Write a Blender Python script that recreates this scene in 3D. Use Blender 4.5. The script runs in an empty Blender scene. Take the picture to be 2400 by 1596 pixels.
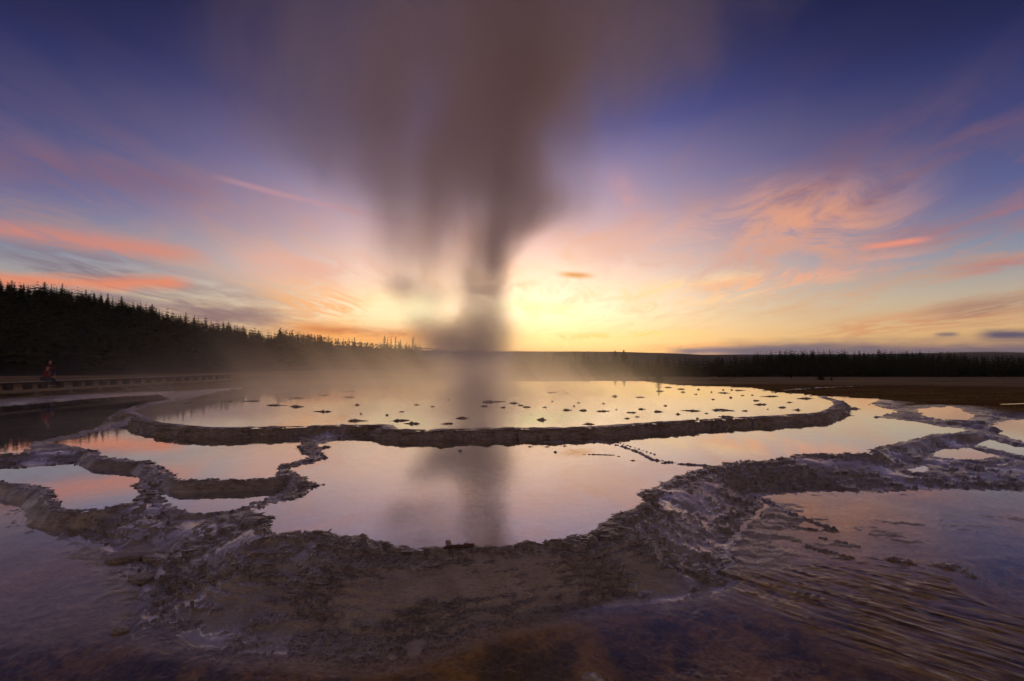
import bpy, bmesh, math, random
import numpy as np
from mathutils import Vector, Matrix

random.seed(7)
RNG = np.random.default_rng(7)
R = math.radians
scene = bpy.context.scene
COL = scene.collection

# ------------------------------------------------------------------ camera
CAM_H = 2.2                      # eye height above the lowest pool
F = 1200.0                       # focal length in photo pixels (2400 wide)
HORIZON = 851.0                  # photo row of the horizon
PITCH = math.atan((HORIZON - 798.0) / F)
cam_d = bpy.data.cameras.new('camera')
cam_d.sensor_width = 36.0
cam_d.lens = 18.0
cam_d.clip_start = 0.05
cam_d.clip_end = 60000.0
cam = bpy.data.objects.new('camera', cam_d)
COL.objects.link(cam)
cam.location = (0, 0, CAM_H)
cam.rotation_euler = (R(90) + PITCH, 0, 0)
scene.camera = cam


def ray(px, py):
    u = (px - 1200.0) / F
    v = (798.0 - py) / F
    cp, sp = math.cos(PITCH), math.sin(PITCH)
    return (u, cp - sp * v, sp + cp * v)


def on_plane(px, py, z):
    d = ray(px, py)
    t = (z - CAM_H) / d[2]
    return (d[0] * t, d[1] * t)


def at_depth(px, py, Y):
    d = ray(px, py)
    t = Y / d[1]
    return (d[0] * t, Y, CAM_H + d[2] * t)


def az_el(px, py):
    d = ray(px, py)
    return (math.degrees(math.atan2(d[0], d[1])), math.degrees(math.atan2(d[2], math.hypot(d[0], d[1]))))


# ------------------------------------------------------------------ node helpers
def lin(c):
    o = []
    for v in c[:3]:
        v = v / 255.0
        o.append(v / 12.92 if v <= 0.04045 else ((v + 0.055) / 1.055) ** 2.4)
    return (o[0], o[1], o[2], 1.0)


class NT:
    def __init__(self, tree):
        self.t = tree
        self.n = tree.nodes
        self.l = tree.links

    def put(self, sock, v):
        if isinstance(v, bpy.types.NodeSocket):
            self.l.new(v, sock)
        else:
            sock.default_value = v

    def m(self, op, a, b=None, c=None, clamp=False):
        n = self.n.new('ShaderNodeMath')
        n.operation = op
        n.use_clamp = clamp
        self.put(n.inputs[0], a)
        if b is not None:
            self.put(n.inputs[1], b)
        if c is not None:
            self.put(n.inputs[2], c)
        return n.outputs[0]

    def vm(self, op, a, b=None, s=None):
        n = self.n.new('ShaderNodeVectorMath')
        n.operation = op
        self.put(n.inputs[0], a)
        if b is not None:
            self.put(n.inputs[1], b)
        if s is not None:
            self.put(n.inputs['Scale'], s)
        return n.outputs['Value'] if op in ('LENGTH', 'DOT_PRODUCT') else n.outputs[0]

    def xyz(self, x, y, z=0.0):
        n = self.n.new('ShaderNodeCombineXYZ')
        self.put(n.inputs[0], x)
        self.put(n.inputs[1], y)
        self.put(n.inputs[2], z)
        return n.outputs[0]

    def sep(self, v):
        n = self.n.new('ShaderNodeSeparateXYZ')
        self.put(n.inputs[0], v)
        return n.outputs[0], n.outputs[1], n.outputs[2]

    def noise(self, vec, scale, detail=3.0, rough=0.55, dist=0.0, dim='3D', color=False):
        n = self.n.new('ShaderNodeTexNoise')
        n.noise_dimensions = dim
        self.put(n.inputs['Vector'], vec)
        n.inputs['Scale'].default_value = scale
        n.inputs['Detail'].default_value = detail
        n.inputs['Roughness'].default_value = rough
        n.inputs['Distortion'].default_value = dist
        return n.outputs['Color'] if color else n.outputs['Fac']

    def rng(self, v, a, b, c=0.0, d=1.0, smooth=True):
        n = self.n.new('ShaderNodeMapRange')
        n.interpolation_type = 'SMOOTHSTEP' if smooth else 'LINEAR'
        n.clamp = True if not smooth else n.clamp
        self.put(n.inputs['Value'], v)
        self.put(n.inputs['From Min'], a)
        self.put(n.inputs['From Max'], b)
        self.put(n.inputs['To Min'], c)
        self.put(n.inputs['To Max'], d)
        return n.outputs[0]

    def ramp(self, fac, stops, interp='LINEAR'):
        n = self.n.new('ShaderNodeValToRGB')
        n.color_ramp.interpolation = interp
        el = n.color_ramp.elements
        while len(el) < len(stops):
            el.new(0.5)
        for e, (p, c) in zip(el, stops):
            e.position = p
            e.color = c if len(c) == 4 else (*c, 1.0)
        self.put(n.inputs[0], fac)
        return n.outputs[0]

    def mix(self, fac, a, b, mode='MIX'):
        n = self.n.new('ShaderNodeMix')
        n.data_type = 'RGBA'
        n.blend_type = mode
        n.clamp_factor = True
        self.put(n.inputs[0], fac)
        self.put(n.inputs[6], a)
        self.put(n.inputs[7], b)
        return n.outputs[2]

    def curve(self, fac, pts):
        n = self.n.new('ShaderNodeFloatCurve')
        c = n.mapping.curves[0]
        for p in pts[1:-1]:
            c.points.new(*p)
        c.points[0].location = pts[0]
        c.points[-1].location = pts[-1]
        cps = sorted(pts)
        for q, p in zip(sorted(c.points, key=lambda k: k.location[0]), cps):
            q.location = p
        n.mapping.update()
        self.put(n.inputs['Value'], fac)
        return n.outputs[0]


# ------------------------------------------------------------------ world: dusk sky
SUN_AZ, SUN_EL = R(1.5), R(0.9)          # just set behind the plateau
world = bpy.data.worlds.new('World')
scene.world = world
world.use_nodes = True
W = NT(world.node_tree)
W.n.clear()
tc = W.n.new('ShaderNodeTexCoord')
dirv = tc.outputs['Generated']
dx, dy, dz = W.sep(dirv)
AZ = W.m('MULTIPLY', W.m('ARCTAN2', dx, dy), 57.29578)
EL = W.m('MULTIPLY', W.m('ARCSINE', dz), 57.29578)
elf = W.m('DIVIDE', EL, 70.0, clamp=True)


def erp(stops):
    return [(e / 70.0, lin(c)) for e, c in stops]


# the colour of the clear dusk sky over elevation: towards the afterglow, to its sides, and opposite to it, out of view, brightened and warmed there to light the foreground
glow = W.ramp(elf, erp([(0, (255, 180, 92)), (2.5, (255, 206, 132)), (6, (255, 222, 178)), (10, (250, 208, 176)), (14, (222, 182, 172)),
                        (19, (170, 150, 174)), (25, (94, 93, 150)), (31, (52, 54, 108)), (38, (31, 33, 76)), (50, (22, 23, 52)), (70, (20, 21, 46))]))
side = W.ramp(elf, erp([(0, (208, 146, 92)), (2.5, (206, 164, 112)), (5.5, (176, 160, 138)), (9, (122, 132, 150)), (14, (70, 85, 134)),
                        (20, (42, 53, 104)), (27, (24, 28, 66)), (34, (16, 19, 44)), (45, (15, 17, 40)), (70, (18, 19, 42))]))
back = W.ramp(elf, erp([(0, (124, 102, 92)), (6, (146, 119, 104)), (14, (152, 126, 112)), (25, (132, 112, 104)), (40, (94, 82, 82)), (70, (36, 34, 50))]))  # unseen side of the sky, raised as fill light for the near crust
azs = W.m('ADD', AZ, 1.5)
a2 = W.m('MULTIPLY', azs, azs)
wg = W.m('EXPONENT', W.m('DIVIDE', a2, W.rng(EL, 0.0, 25.0, -640.0, -760.0, False)))
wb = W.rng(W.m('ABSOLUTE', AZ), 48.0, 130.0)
sky = W.mix(wg, side, glow)
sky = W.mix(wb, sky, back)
gx = W.m('DIVIDE', W.m('ADD', AZ, 1.0), 20.0)
gy = W.m('DIVIDE', W.m('SUBTRACT', EL, 4.0), 7.0)
core_glow = W.m('EXPONENT', W.m('MULTIPLY', W.m('ADD', W.m('MULTIPLY', gx, gx), W.m('MULTIPLY', gy, gy)), -1.0))
sky = W.vm('SCALE', sky, s=W.m('MULTIPLY_ADD', core_glow, 0.6, 1.0))
nish = W.n.new('ShaderNodeTexSky')
nish.sky_type = 'NISHITA'
nish.sun_disc = False
nish.sun_elevation = SUN_EL
nish.sun_rotation = SUN_AZ
nish.altitude = 2200.0
nish.dust_density = 1.5
nish.ozone_density = 3.0
sky = W.mix(1.0, sky, W.vm('SCALE', nish.outputs[0], s=0.005), 'ADD')

# high cirrus, laid out on a plane overhead so that its streaks run away in perspective
pl = W.m('ADD', W.m('MAXIMUM', dz, 0.0), 0.075)
cvec = W.xyz(W.m('DIVIDE', dx, pl), W.m('MULTIPLY', W.m('DIVIDE', dy, pl), 0.34))
NA_ = W.noise(cvec, 0.85, 4.0, 0.58, 0.9)           # broad streaks
NB_ = W.noise(cvec, 2.8, 6.0, 0.70, 1.3)            # fine wisps
NC_ = W.noise(W.xyz(W.m('MULTIPLY', AZ, 0.22), W.m('MULTIPLY', EL, 0.9)), 1.0, 4.0, 0.6)   # heaped edges near the horizon
ND_ = W.noise(W.xyz(W.m('MULTIPLY', AZ, 0.10), W.m('MULTIPLY', W.m('SUBTRACT', EL, W.m('MULTIPLY', AZ, 0.14)), 0.21), 3.0), 1.0, 6.0, 0.68, 1.4)   # soft curdled sheet
wisp = W.m('ADD', W.m('MULTIPLY', NA_, 0.5), W.m('MULTIPLY', NB_, 0.5))
cmask = W.m('MULTIPLY', W.rng(wisp, 0.44, 0.66), W.m('MULTIPLY', W.rng(EL, 1.0, 6.0), W.rng(EL, 30.0, 12.0, 0.08, 1.0)))
ccol = W.ramp(elf, erp([(0, (255, 196, 100)), (5, (255, 212, 150)), (10, (252, 198, 152)), (16, (222, 158, 130)), (24, (142, 106, 122)), (34, (76, 58, 92)), (60, (34, 30, 58))]))
ccol_s = W.ramp(elf, erp([(0, (190, 130, 100)), (6, (196, 142, 108)), (12, (172, 122, 106)), (20, (108, 84, 104)), (34, (54, 44, 76)), (60, (30, 28, 54))]))
ccol = W.mix(wg, ccol_s, ccol)
sky = W.mix(W.m('MULTIPLY', cmask, W.rng(AZ, -30.0, -5.0, 0.40, 0.70)), sky, ccol)
ael = W.xyz(AZ, EL, 0.0)


def cloud(p0, p1, thick, color, opac, kind='s', lo=0.40, hi=0.60, edge=0.35, amp=2.2):
    """one drawn-out cloud between two directions of the sky, broken up by the shared streaks"""
    global sky
    a0, e0 = az_el(*p0)
    a1, e1 = az_el(*p1)
    L = math.hypot(a1 - a0, e1 - e0)
    mp_ = W.n.new('ShaderNodeMapping')
    mp_.vector_type = 'TEXTURE'
    W.put(mp_.inputs[0], ael)
    mp_.inputs[1].default_value = ((a0 + a1) / 2, (e0 + e1) / 2, 0)
    mp_.inputs[2].default_value = (0, 0, math.atan2(e1 - e0, a1 - a0))
    mp_.inputs[3].default_value = (L / 2, math.degrees(thick / F), 1)
    s, t, _ = W.sep(mp_.outputs[0])
    nz = {'s': wisp, 'b': NB_, 'c': NC_, 'd': ND_}[kind]
    t = W.m('MULTIPLY_ADD', nz, amp, W.m('ADD', t, -amp * 0.5))
    along = W.rng(W.m('ABSOLUTE', s), 1.0, 1.0 - 2 * edge)
    acr = W.rng(W.m('ABSOLUTE', t), 1.6, 0.0)
    fac = W.m('MULTIPLY', W.m('MULTIPLY', along, acr), W.rng(nz, lo, hi, 0.12 * opac, opac))
    sky = W.mix(fac, sky, lin(color))


# dull mauve strata low over the wooded hill
cloud((-500, 480), (900, 790), 62, (112, 98, 120), 0.6, lo=0.42, hi=0.58)
cloud((-500, 735), (800, 748), 46, (122, 92, 98), 0.85, 'c', lo=0.35, hi=0.6)
cloud((-300, 590), (420, 660), 40, (96, 92, 112), 0.6)
# orange streaks on the left
cloud((-700, 420), (560, 606), 17, (206, 126, 106), 0.7, lo=0.42, hi=0.60, edge=0.25)
cloud((-700, 636), (470, 664), 13, (224, 130, 92), 0.8, 'c', lo=0.25, hi=0.45, edge=0.1)
cloud((-300, 310), (560, 450), 34, (124, 88, 108), 0.6)
cloud((470, 405), (1000, 530), 6, (190, 140, 146), 0.5, lo=0.3, hi=0.5, edge=0.2, amp=0.8)
cloud((460, 590), (1000, 650), 40, (224, 164, 146), 0.6)
cloud((540, 680), (1080, 740), 44, (252, 172, 98), 0.8, 'b', lo=0.38, hi=0.62)
cloud((560, 772), (1130, 800), 26, (255, 160, 60), 0.75, lo=0.2, hi=0.45)
cloud((620, 762), (1030, 788), 11, (200, 112, 60), 0.8, 'c', lo=0.35, hi=0.55)
cloud((760, 748), (1060, 752), 9, (255, 196, 92), 0.8, 'c')
cloud((800, 728), (1080, 730), 40, (255, 238, 186), 0.95, lo=0.25, hi=0.45)
# the glow to the right of the plume
cloud((1130, 716), (1400, 730), 16, (255, 250, 180), 1.0, 'b', lo=0.3, hi=0.5)
cloud((1290, 642), (1410, 649), 7, (222, 156, 84), 0.95, lo=0.1, hi=0.3, edge=0.45, amp=0.5)
cloud((1150, 792), (1720, 776), 8, (255, 216, 112), 0.7, 'b')
cloud((1250, 700), (1950, 628), 24, (255, 214, 156), 0.8, 'b')
cloud((1380, 736), (1860, 668), 14, (255, 208, 154), 0.8, 'b')
cloud((1430, 380), (1520, 545), 26, (206, 150, 148), 0.5, 'b', lo=0.42, hi=0.7)
cloud((1300, 600), (2050, 520), 70, (222, 174, 156), 0.65, 'd')
# the big pink sheet on the right
cloud((1560, 600), (2300, 440), 95, (200, 146, 126), 0.8, 'd', lo=0.40, hi=0.66)
cloud((1680, 480), (2080, 490), 60, (220, 154, 122), 0.75, 'd', lo=0.42, hi=0.66)
cloud((1700, 430), (2800, 270), 100, (100, 74, 104), 0.6, lo=0.42, hi=0.66)
cloud((1950, 570), (2800, 400), 36, (150, 104, 118), 0.7)
cloud((1560, 684), (2080, 630), 17, (240, 170, 126), 0.9, 'b', lo=0.36, hi=0.6)
cloud((1760, 660), (2230, 584), 15, (216, 152, 134), 0.75, 'b')
cloud((1990, 586), (2210, 556), 6, (226, 138, 114), 0.85, lo=0.3, hi=0.5, amp=0.8)
cloud((2160, 640), (2900, 560), 13, (176, 114, 112), 0.8)
cloud((1840, 784), (2560, 708), 22, (206, 146, 102), 0.9, 'b', lo=0.36, hi=0.6)
cloud((2080, 745), (2900, 660), 22, (138, 106, 102), 0.8)
cloud((1450, 816), (1860, 800), 7, (236, 156, 98), 0.7, 'b')
# cumulus bank along the right horizon
cloud((1540, 824), (1990, 815), 9, (128, 110, 120), 1.0, 'c', lo=0.1, hi=0.25, edge=0.2, amp=1.6)
cloud((1660, 828), (4200, 806), 24, (94, 84, 102), 1.0, 'c', lo=0.05, hi=0.2, edge=0.08, amp=1.2)
cloud((2270, 786), (3000, 778), 8, (82, 76, 98), 1.0, 'c', lo=0.3, hi=0.42, edge=0.12)
cloud((2180, 786), (2260, 784), 4, (100, 88, 102), 0.8, 'c', lo=0.1, hi=0.3, edge=0.4, amp=1.0)
sky = W.mix(W.rng(EL, -0.6, -1.5), sky, (0.012, 0.010, 0.010, 1))
bg = W.n.new('ShaderNodeBackground')
SKY_GAIN = 0.12
W.put(bg.inputs['Color'], W.vm('SCALE', sky, s=1.0 / SKY_GAIN))
bg.inputs['Strength'].default_value = SKY_GAIN
wo = W.n.new('ShaderNodeOutputWorld')
W.l.new(bg.outputs[0], wo.inputs['Surface'])
world.cycles.sampling_method = 'NONE'
world.cycles.sample_map_resolution = 1024

# ------------------------------------------------------------------ sun, hidden behind the plateau
sd = bpy.data.lights.new('sun', 'SUN')
sd.energy = 2.0
sd.angle = R(0.5)
sd.color = (1.0, 0.72, 0.45)
sun = bpy.data.objects.new('sun', sd)
COL.objects.link(sun)
sdir = Vector((math.sin(SUN_AZ) * math.cos(SUN_EL), math.cos(SUN_AZ) * math.cos(SUN_EL), math.sin(SUN_EL)))
sun.rotation_euler = sdir.to_track_quat('Z', 'Y').to_euler()
sun.location = sdir * 100

vs = scene.view_settings
vs.view_transform = 'Standard'
vs.look = 'None'
vs.exposure = 0.2
vs.gamma = 1.0
vs.use_curve_mapping = False
cy = scene.cycles
cy.use_denoising = True
try:
    cy.denoiser = 'OPENIMAGEDENOISE'
except Exception:
    pass
cy.use_adaptive_sampling = True
cy.adaptive_threshold = 0.03
cy.max_bounces = 8
cy.diffuse_bounces = 1
cy.glossy_bounces = 3
cy.transmission_bounces = 3
cy.volume_bounces = 4
cy.transparent_max_bounces = 24
cy.caustics_reflective = False
cy.caustics_refractive = False
cy.volume_step_rate = 1.0
cy.volume_max_steps = 256

# ------------------------------------------------------------------ numpy noise
_perm = RNG.permutation(256).astype(np.int32)
_perm = np.concatenate([_perm, _perm, _perm])
_ang = RNG.random(256) * 2 * np.pi
_gx, _gy = np.cos(_ang).astype(np.float32), np.sin(_ang).astype(np.float32)


def perlin(x, y, seed=0):
    x = np.asarray(x, np.float32) + np.float32(seed * 17.31)
    y = np.asarray(y, np.float32) + np.float32(seed * 9.77)
    fx0, fy0 = np.floor(x), np.floor(y)
    xi, yi = fx0.astype(np.int32) & 255, fy0.astype(np.int32) & 255
    fx, fy = x - fx0, y - fy0
    u = fx * fx * fx * (fx * (fx * 6 - 15) + 10)
    v = fy * fy * fy * (fy * (fy * 6 - 15) + 10)
    xi1, yi1 = (xi + 1) & 255, (yi + 1) & 255

    def g(a, b, px, py):
        h = _perm[_perm[a] + b]
        return _gx[h] * px + _gy[h] * py
    n00 = g(xi, yi, fx, fy)
    n10 = g(xi1, yi, fx - 1, fy)
    n01 = g(xi, yi1, fx, fy - 1)
    n11 = g(xi1, yi1, fx - 1, fy - 1)
    a = n00 + u * (n10 - n00)
    b = n01 + u * (n11 - n01)
    return (a + v * (b - a)) * 1.5


def fbm(x, y, octaves=4, seed=0, gain=0.5, lac=2.1):
    s, a, t = 0.0, 1.0, 0.0
    for o in range(octaves):
        s = s + a * perlin(x, y, seed + o * 3)
        t += a
        a *= gain
        x, y = x * lac, y * lac
    return s / t


def sstep(a, b, x):
    t = np.clip((x - a) / (b - a), 0, 1)
    return t * t * (3 - 2 * t)


# ------------------------------------------------------------------ object helpers
def mesh_obj(name, verts, faces, mat=None, parent=None, smooth=False):
    me = bpy.data.meshes.new(name)
    me.from_pydata([tuple(v) for v in verts], [], [tuple(f) for f in faces])
    me.update()
    if smooth:
        me.polygons.foreach_set('use_smooth', [True] * len(me.polygons))
    o = bpy.data.objects.new(name, me)
    COL.objects.link(o)
    if mat:
        me.materials.append(mat)
    if parent:
        o.parent = parent
    return o


def np_mesh(name, co, quads, mat, smooth=True):
    """big grid meshes straight from arrays"""
    me = bpy.data.meshes.new(name)
    me.vertices.add(len(co))
    me.vertices.foreach_set('co', np.ascontiguousarray(co, np.float32).ravel())
    k = quads.shape[1]
    me.loops.add(quads.size)
    me.loops.foreach_set('vertex_index', np.ascontiguousarray(quads, np.int32).ravel())
    me.polygons.add(len(quads))
    me.polygons.foreach_set('loop_start', np.arange(len(quads), dtype=np.int32) * k)
    me.update(calc_edges=True)
    if smooth:
        me.polygons.foreach_set('use_smooth', np.ones(len(quads), bool))
    me.materials.append(mat)
    o = bpy.data.objects.new(name, me)
    COL.objects.link(o)
    return o


def set_attr(o, name, arr):
    a = o.data.attributes.new(name, 'FLOAT', 'POINT')
    a.data.foreach_set('value', np.ascontiguousarray(arr, np.float32).ravel())


def tag(o, label=None, cat=None, group=None, kind=None):
    if label:
        o['label'] = label
    if cat:
        o['category'] = cat
    if group:
        o['group'] = group
    if kind:
        o['kind'] = kind
    return o


def empty(name, loc=(0, 0, 0), rz=0.0):
    o = bpy.data.objects.new(name, None)
    o.empty_display_size = 0.2
    COL.objects.link(o)
    o.location = loc
    o.rotation_euler = (0, 0, rz)
    return o


def box(bm_v, bm_f, c, s, rz=0.0):
    b = len(bm_v)
    ca, sa = math.cos(rz), math.sin(rz)
    for z in (-.5, .5):
        for (x, y) in ((-.5, -.5), (.5, -.5), (.5, .5), (-.5, .5)):
            X, Y = x * s[0], y * s[1]
            bm_v.append((c[0] + X * ca - Y * sa, c[1] + X * sa + Y * ca, c[2] + z * s[2]))
    for f in ((0, 3, 2, 1), (4, 5, 6, 7), (0, 1, 5, 4), (1, 2, 6, 5), (2, 3, 7, 6), (3, 0, 4, 7)):
        bm_f.append([b + i for i in f])


def new_mat(name):
    m = bpy.data.materials.new(name)
    m.use_nodes = True
    t = NT(m.node_tree)
    t.n.clear()
    out = t.n.new('ShaderNodeOutputMaterial')
    return m, t, out


def simple_mat(name, col, rough=0.8, scale=8.0, var=0.35, bump=0.3, spec=0.3, stretch=None):
    m, t, out = new_mat(name)
    p = t.n.new('ShaderNodeBsdfPrincipled')
    tcn = t.n.new('ShaderNodeTexCoord')
    vec = tcn.outputs['Object']
    if stretch:
        vec = t.vm('MULTIPLY', vec, stretch)
    n = t.noise(vec, scale, 5.0, 0.6)
    d = tuple(c * (1 - var) for c in col) + (1,)
    l = tuple(min(1, c * (1 + var)) for c in col) + (1,)
    t.put(p.inputs['Base Color'], t.ramp(n, [(0.3, d), (0.7, l)]))
    p.inputs['Roughness'].default_value = rough
    p.inputs['Specular IOR Level'].default_value = spec
    b = t.n.new('ShaderNodeBump')
    b.inputs['Strength'].default_value = bump
    b.inputs['Distance'].default_value = 0.02
    t.l.new(n, b.inputs['Height'])
    t.l.new(b.outputs[0], p.inputs['Normal'])
    t.l.new(p.outputs[0], out.inputs['Surface'])
    return m


# ------------------------------------------------------------------ materials of the ground
def ground_material():
    m, t, out = new_mat('sinter')
    geo = t.n.new('ShaderNodeNewGeometry')
    P = geo.outputs['Position']

    def attr(n):
        a = t.n.new('ShaderNodeAttribute')
        a.attribute_name = n
        return a.outputs['Fac']
    film, mats, grass, pale, streak = attr('film'), attr('mats'), attr('grass'), attr('pale'), attr('streak')
    n1 = t.noise(P, 1.6, 3, 0.6)
    n2 = t.noise(P, 11.0, 4, 0.65)
    n3 = t.noise(t.vm('MULTIPLY', P, (1, 1, 7)), 30.0, 4, 0.6)
    crust = t.ramp(t.m('ADD', t.m('MULTIPLY', n1, 0.45), t.m('MULTIPLY', n2, 0.55)),
                   [(0.30, (0.15, 0.112, 0.092, 1)), (0.45, (0.34, 0.28, 0.245, 1)), (0.58, (0.48, 0.405, 0.36, 1)), (0.74, (0.60, 0.50, 0.44, 1))])
    crust = t.mix(t.rng(n3, 0.54, 0.62), crust, (0.20, 0.16, 0.14, 1))
    nl = t.noise(t.vm('MULTIPLY', P, (1.0, 3.2, 9.0)), 5.0, 3, 0.6, 0.8)
    lines = t.rng(t.m('ABSOLUTE', t.m('SUBTRACT', nl, 0.5)), 0.035, 0.004)
    crust = t.mix(t.m('MULTIPLY', lines, 0.6), crust, (0.09, 0.068, 0.058, 1))
    silt = t.ramp(t.noise(P, 2.2, 3, 0.6, 0.6), [(0.3, (0.42, 0.34, 0.27, 1)), (0.55, (0.55, 0.47, 0.39, 1)), (0.75, (0.64, 0.57, 0.50, 1))])
    silt = t.mix(t.rng(t.noise(P, 4.5, 3, 0.6, 1.0), 0.62, 0.72, 0.0, 0.5), silt, (0.30, 0.21, 0.11, 1))
    silt = t.mix(t.m('MULTIPLY', lines, 0.5), silt, (0.22, 0.175, 0.15, 1))
    # bacterial mats: brown, ochre and slate patches
    nm = t.noise(P, 1.5, 4, 0.55, 1.6)
    nm2 = t.noise(P, 10.0, 5, 0.7, 1.2)
    brown = t.ramp(t.m('ADD', t.m('MULTIPLY', nm, 0.6), t.m('MULTIPLY', nm2, 0.4)),
                   [(0.36, (0.06, 0.052, 0.048, 1)), (0.45, (0.16, 0.105, 0.045, 1)), (0.52, (0.34, 0.20, 0.055, 1)), (0.58, (0.52, 0.33, 0.08, 1)), (0.66, (0.20, 0.135, 0.06, 1)), (0.78, (0.50, 0.43, 0.38, 1))])
    sx, sy, sz = t.sep(P)
    sv = t.xyz(t.m('MULTIPLY', t.m('SUBTRACT', sx, sy), 1.1), t.m('MULTIPLY', t.m('ADD', sx, sy), 9.0))
    ns = t.noise(sv, 1.0, 4, 0.6, 0.6)
    gold = t.ramp(ns, [(0.33, (0.08, 0.056, 0.042, 1)), (0.46, (0.30, 0.18, 0.075, 1)), (0.56, (0.56, 0.38, 0.15, 1)), (0.66, (0.62, 0.53, 0.43, 1))])
    meadow = t.ramp(t.noise(t.vm('MULTIPLY', P, (0.25, 1, 1)), 0.6, 6, 0.65), [(0.3, (0.10, 0.06, 0.03, 1)), (0.5, (0.21, 0.13, 0.055, 1)), (0.7, (0.32, 0.22, 0.09, 1))])
    c = t.mix(t.m('MAXIMUM', t.m('MULTIPLY', film, 0.85), pale), crust, silt)
    c = t.mix(mats, c, brown)
    c = t.mix(streak, c, gold)
    c = t.mix(grass, c, meadow)
    p = t.n.new('ShaderNodeBsdfPrincipled')
    t.put(p.inputs['Base Color'], c)
    dry = t.m('SUBTRACT', 1.0, film)
    t.put(p.inputs['Roughness'], t.m('ADD', t.m('MULTIPLY', dry, t.m('MULTIPLY_ADD', grass, 0.45, 0.20)), 0.22))
    t.put(p.inputs['Specular IOR Level'], t.m('MULTIPLY', t.m('SUBTRACT', 1.0, grass), 0.6))
    wet = t.m('MULTIPLY', t.m('SUBTRACT', 1.0, grass), t.rng(n1, 0.42, 0.58, 0.05, 0.5))
    t.put(p.inputs['Coat Weight'], t.m('MAXIMUM', t.m('MULTIPLY', film, 0.8), wet))
    p.inputs['Coat Roughness'].default_value = 0.16
    p.inputs['Coat IOR'].default_value = 1.5
    b = t.n.new('ShaderNodeBump')
    t.put(b.inputs['Strength'], t.m('ADD', t.m('MULTIPLY', dry, 0.62), 0.05))
    b.inputs['Distance'].default_value = 0.02
    h = t.m('ADD', t.m('MULTIPLY', n3, 0.5), t.m('ADD', t.m('MULTIPLY', n2, 0.7), t.m('MULTIPLY', ns, t.m('MULTIPLY', streak, 0.8))))
    h = t.m('SUBTRACT', h, t.m('MULTIPLY', lines, 0.5))
    h = t.m('ADD', h, t.m('MULTIPLY', t.noise(P, 70.0, 2, 0.6), 0.22))
    t.l.new(h, b.inputs['Height'])
    t.l.new(b.outputs[0], p.inputs['Normal'])
    t.l.new(p.outputs[0], out.inputs['Surface'])
    return m


def water_material(name, tint, f0, power, rough, ripple=0.02, rscale=(3, 1.2, 1)):
    m, t, out = new_mat(name)
    geo = t.n.new('ShaderNodeNewGeometry')
    P = geo.outputs['Position']
    # mirror at grazing angles, clear from above, the same from both sides
    cosi = t.m('ABSOLUTE', t.vm('DOT_PRODUCT', geo.outputs['Incoming'], geo.outputs['Normal']))
    fr = t.m('MULTIPLY_ADD', t.m('POWER', t.m('SUBTRACT', 1.0, cosi), power), 1.0 - f0, f0)
    tr = t.n.new('ShaderNodeBsdfTransparent')
    tr.inputs['Color'].default_value = (*tint, 1)
    gl = t.n.new('ShaderNodeBsdfGlossy')
    gl.inputs['Roughness'].default_value = rough
    gl.inputs['Color'].default_value = (1, 1, 1, 1)
    b = t.n.new('ShaderNodeBump')
    b.inputs['Strength'].default_value = ripple
    b.inputs['Distance'].default_value = 0.05
    t.l.new(t.noise(t.vm('MULTIPLY', P, rscale), 2.0, 3, 0.55), b.inputs['Height'])
    t.l.new(b.outputs[0], gl.inputs['Normal'])
    mx = t.n.new('ShaderNodeMixShader')
    t.l.new(fr, mx.inputs[0])
    t.l.new(tr.outputs[0], mx.inputs[1])
    t.l.new(gl.outputs[0], mx.inputs[2])
    t.l.new(mx.outputs[0], out.inputs['Surface'])
    return m


MAT_SINTER = ground_material()
MAT_WATER = water_material('pool_water', (0.97, 0.95, 0.92), 0.30, 3.4, 0.03)
MAT_WATER_NEAR = water_material('near_water', (0.97, 0.90, 0.77), 0.02, 4.8, 0.03, 0.05, (3, 2, 1))

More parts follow.
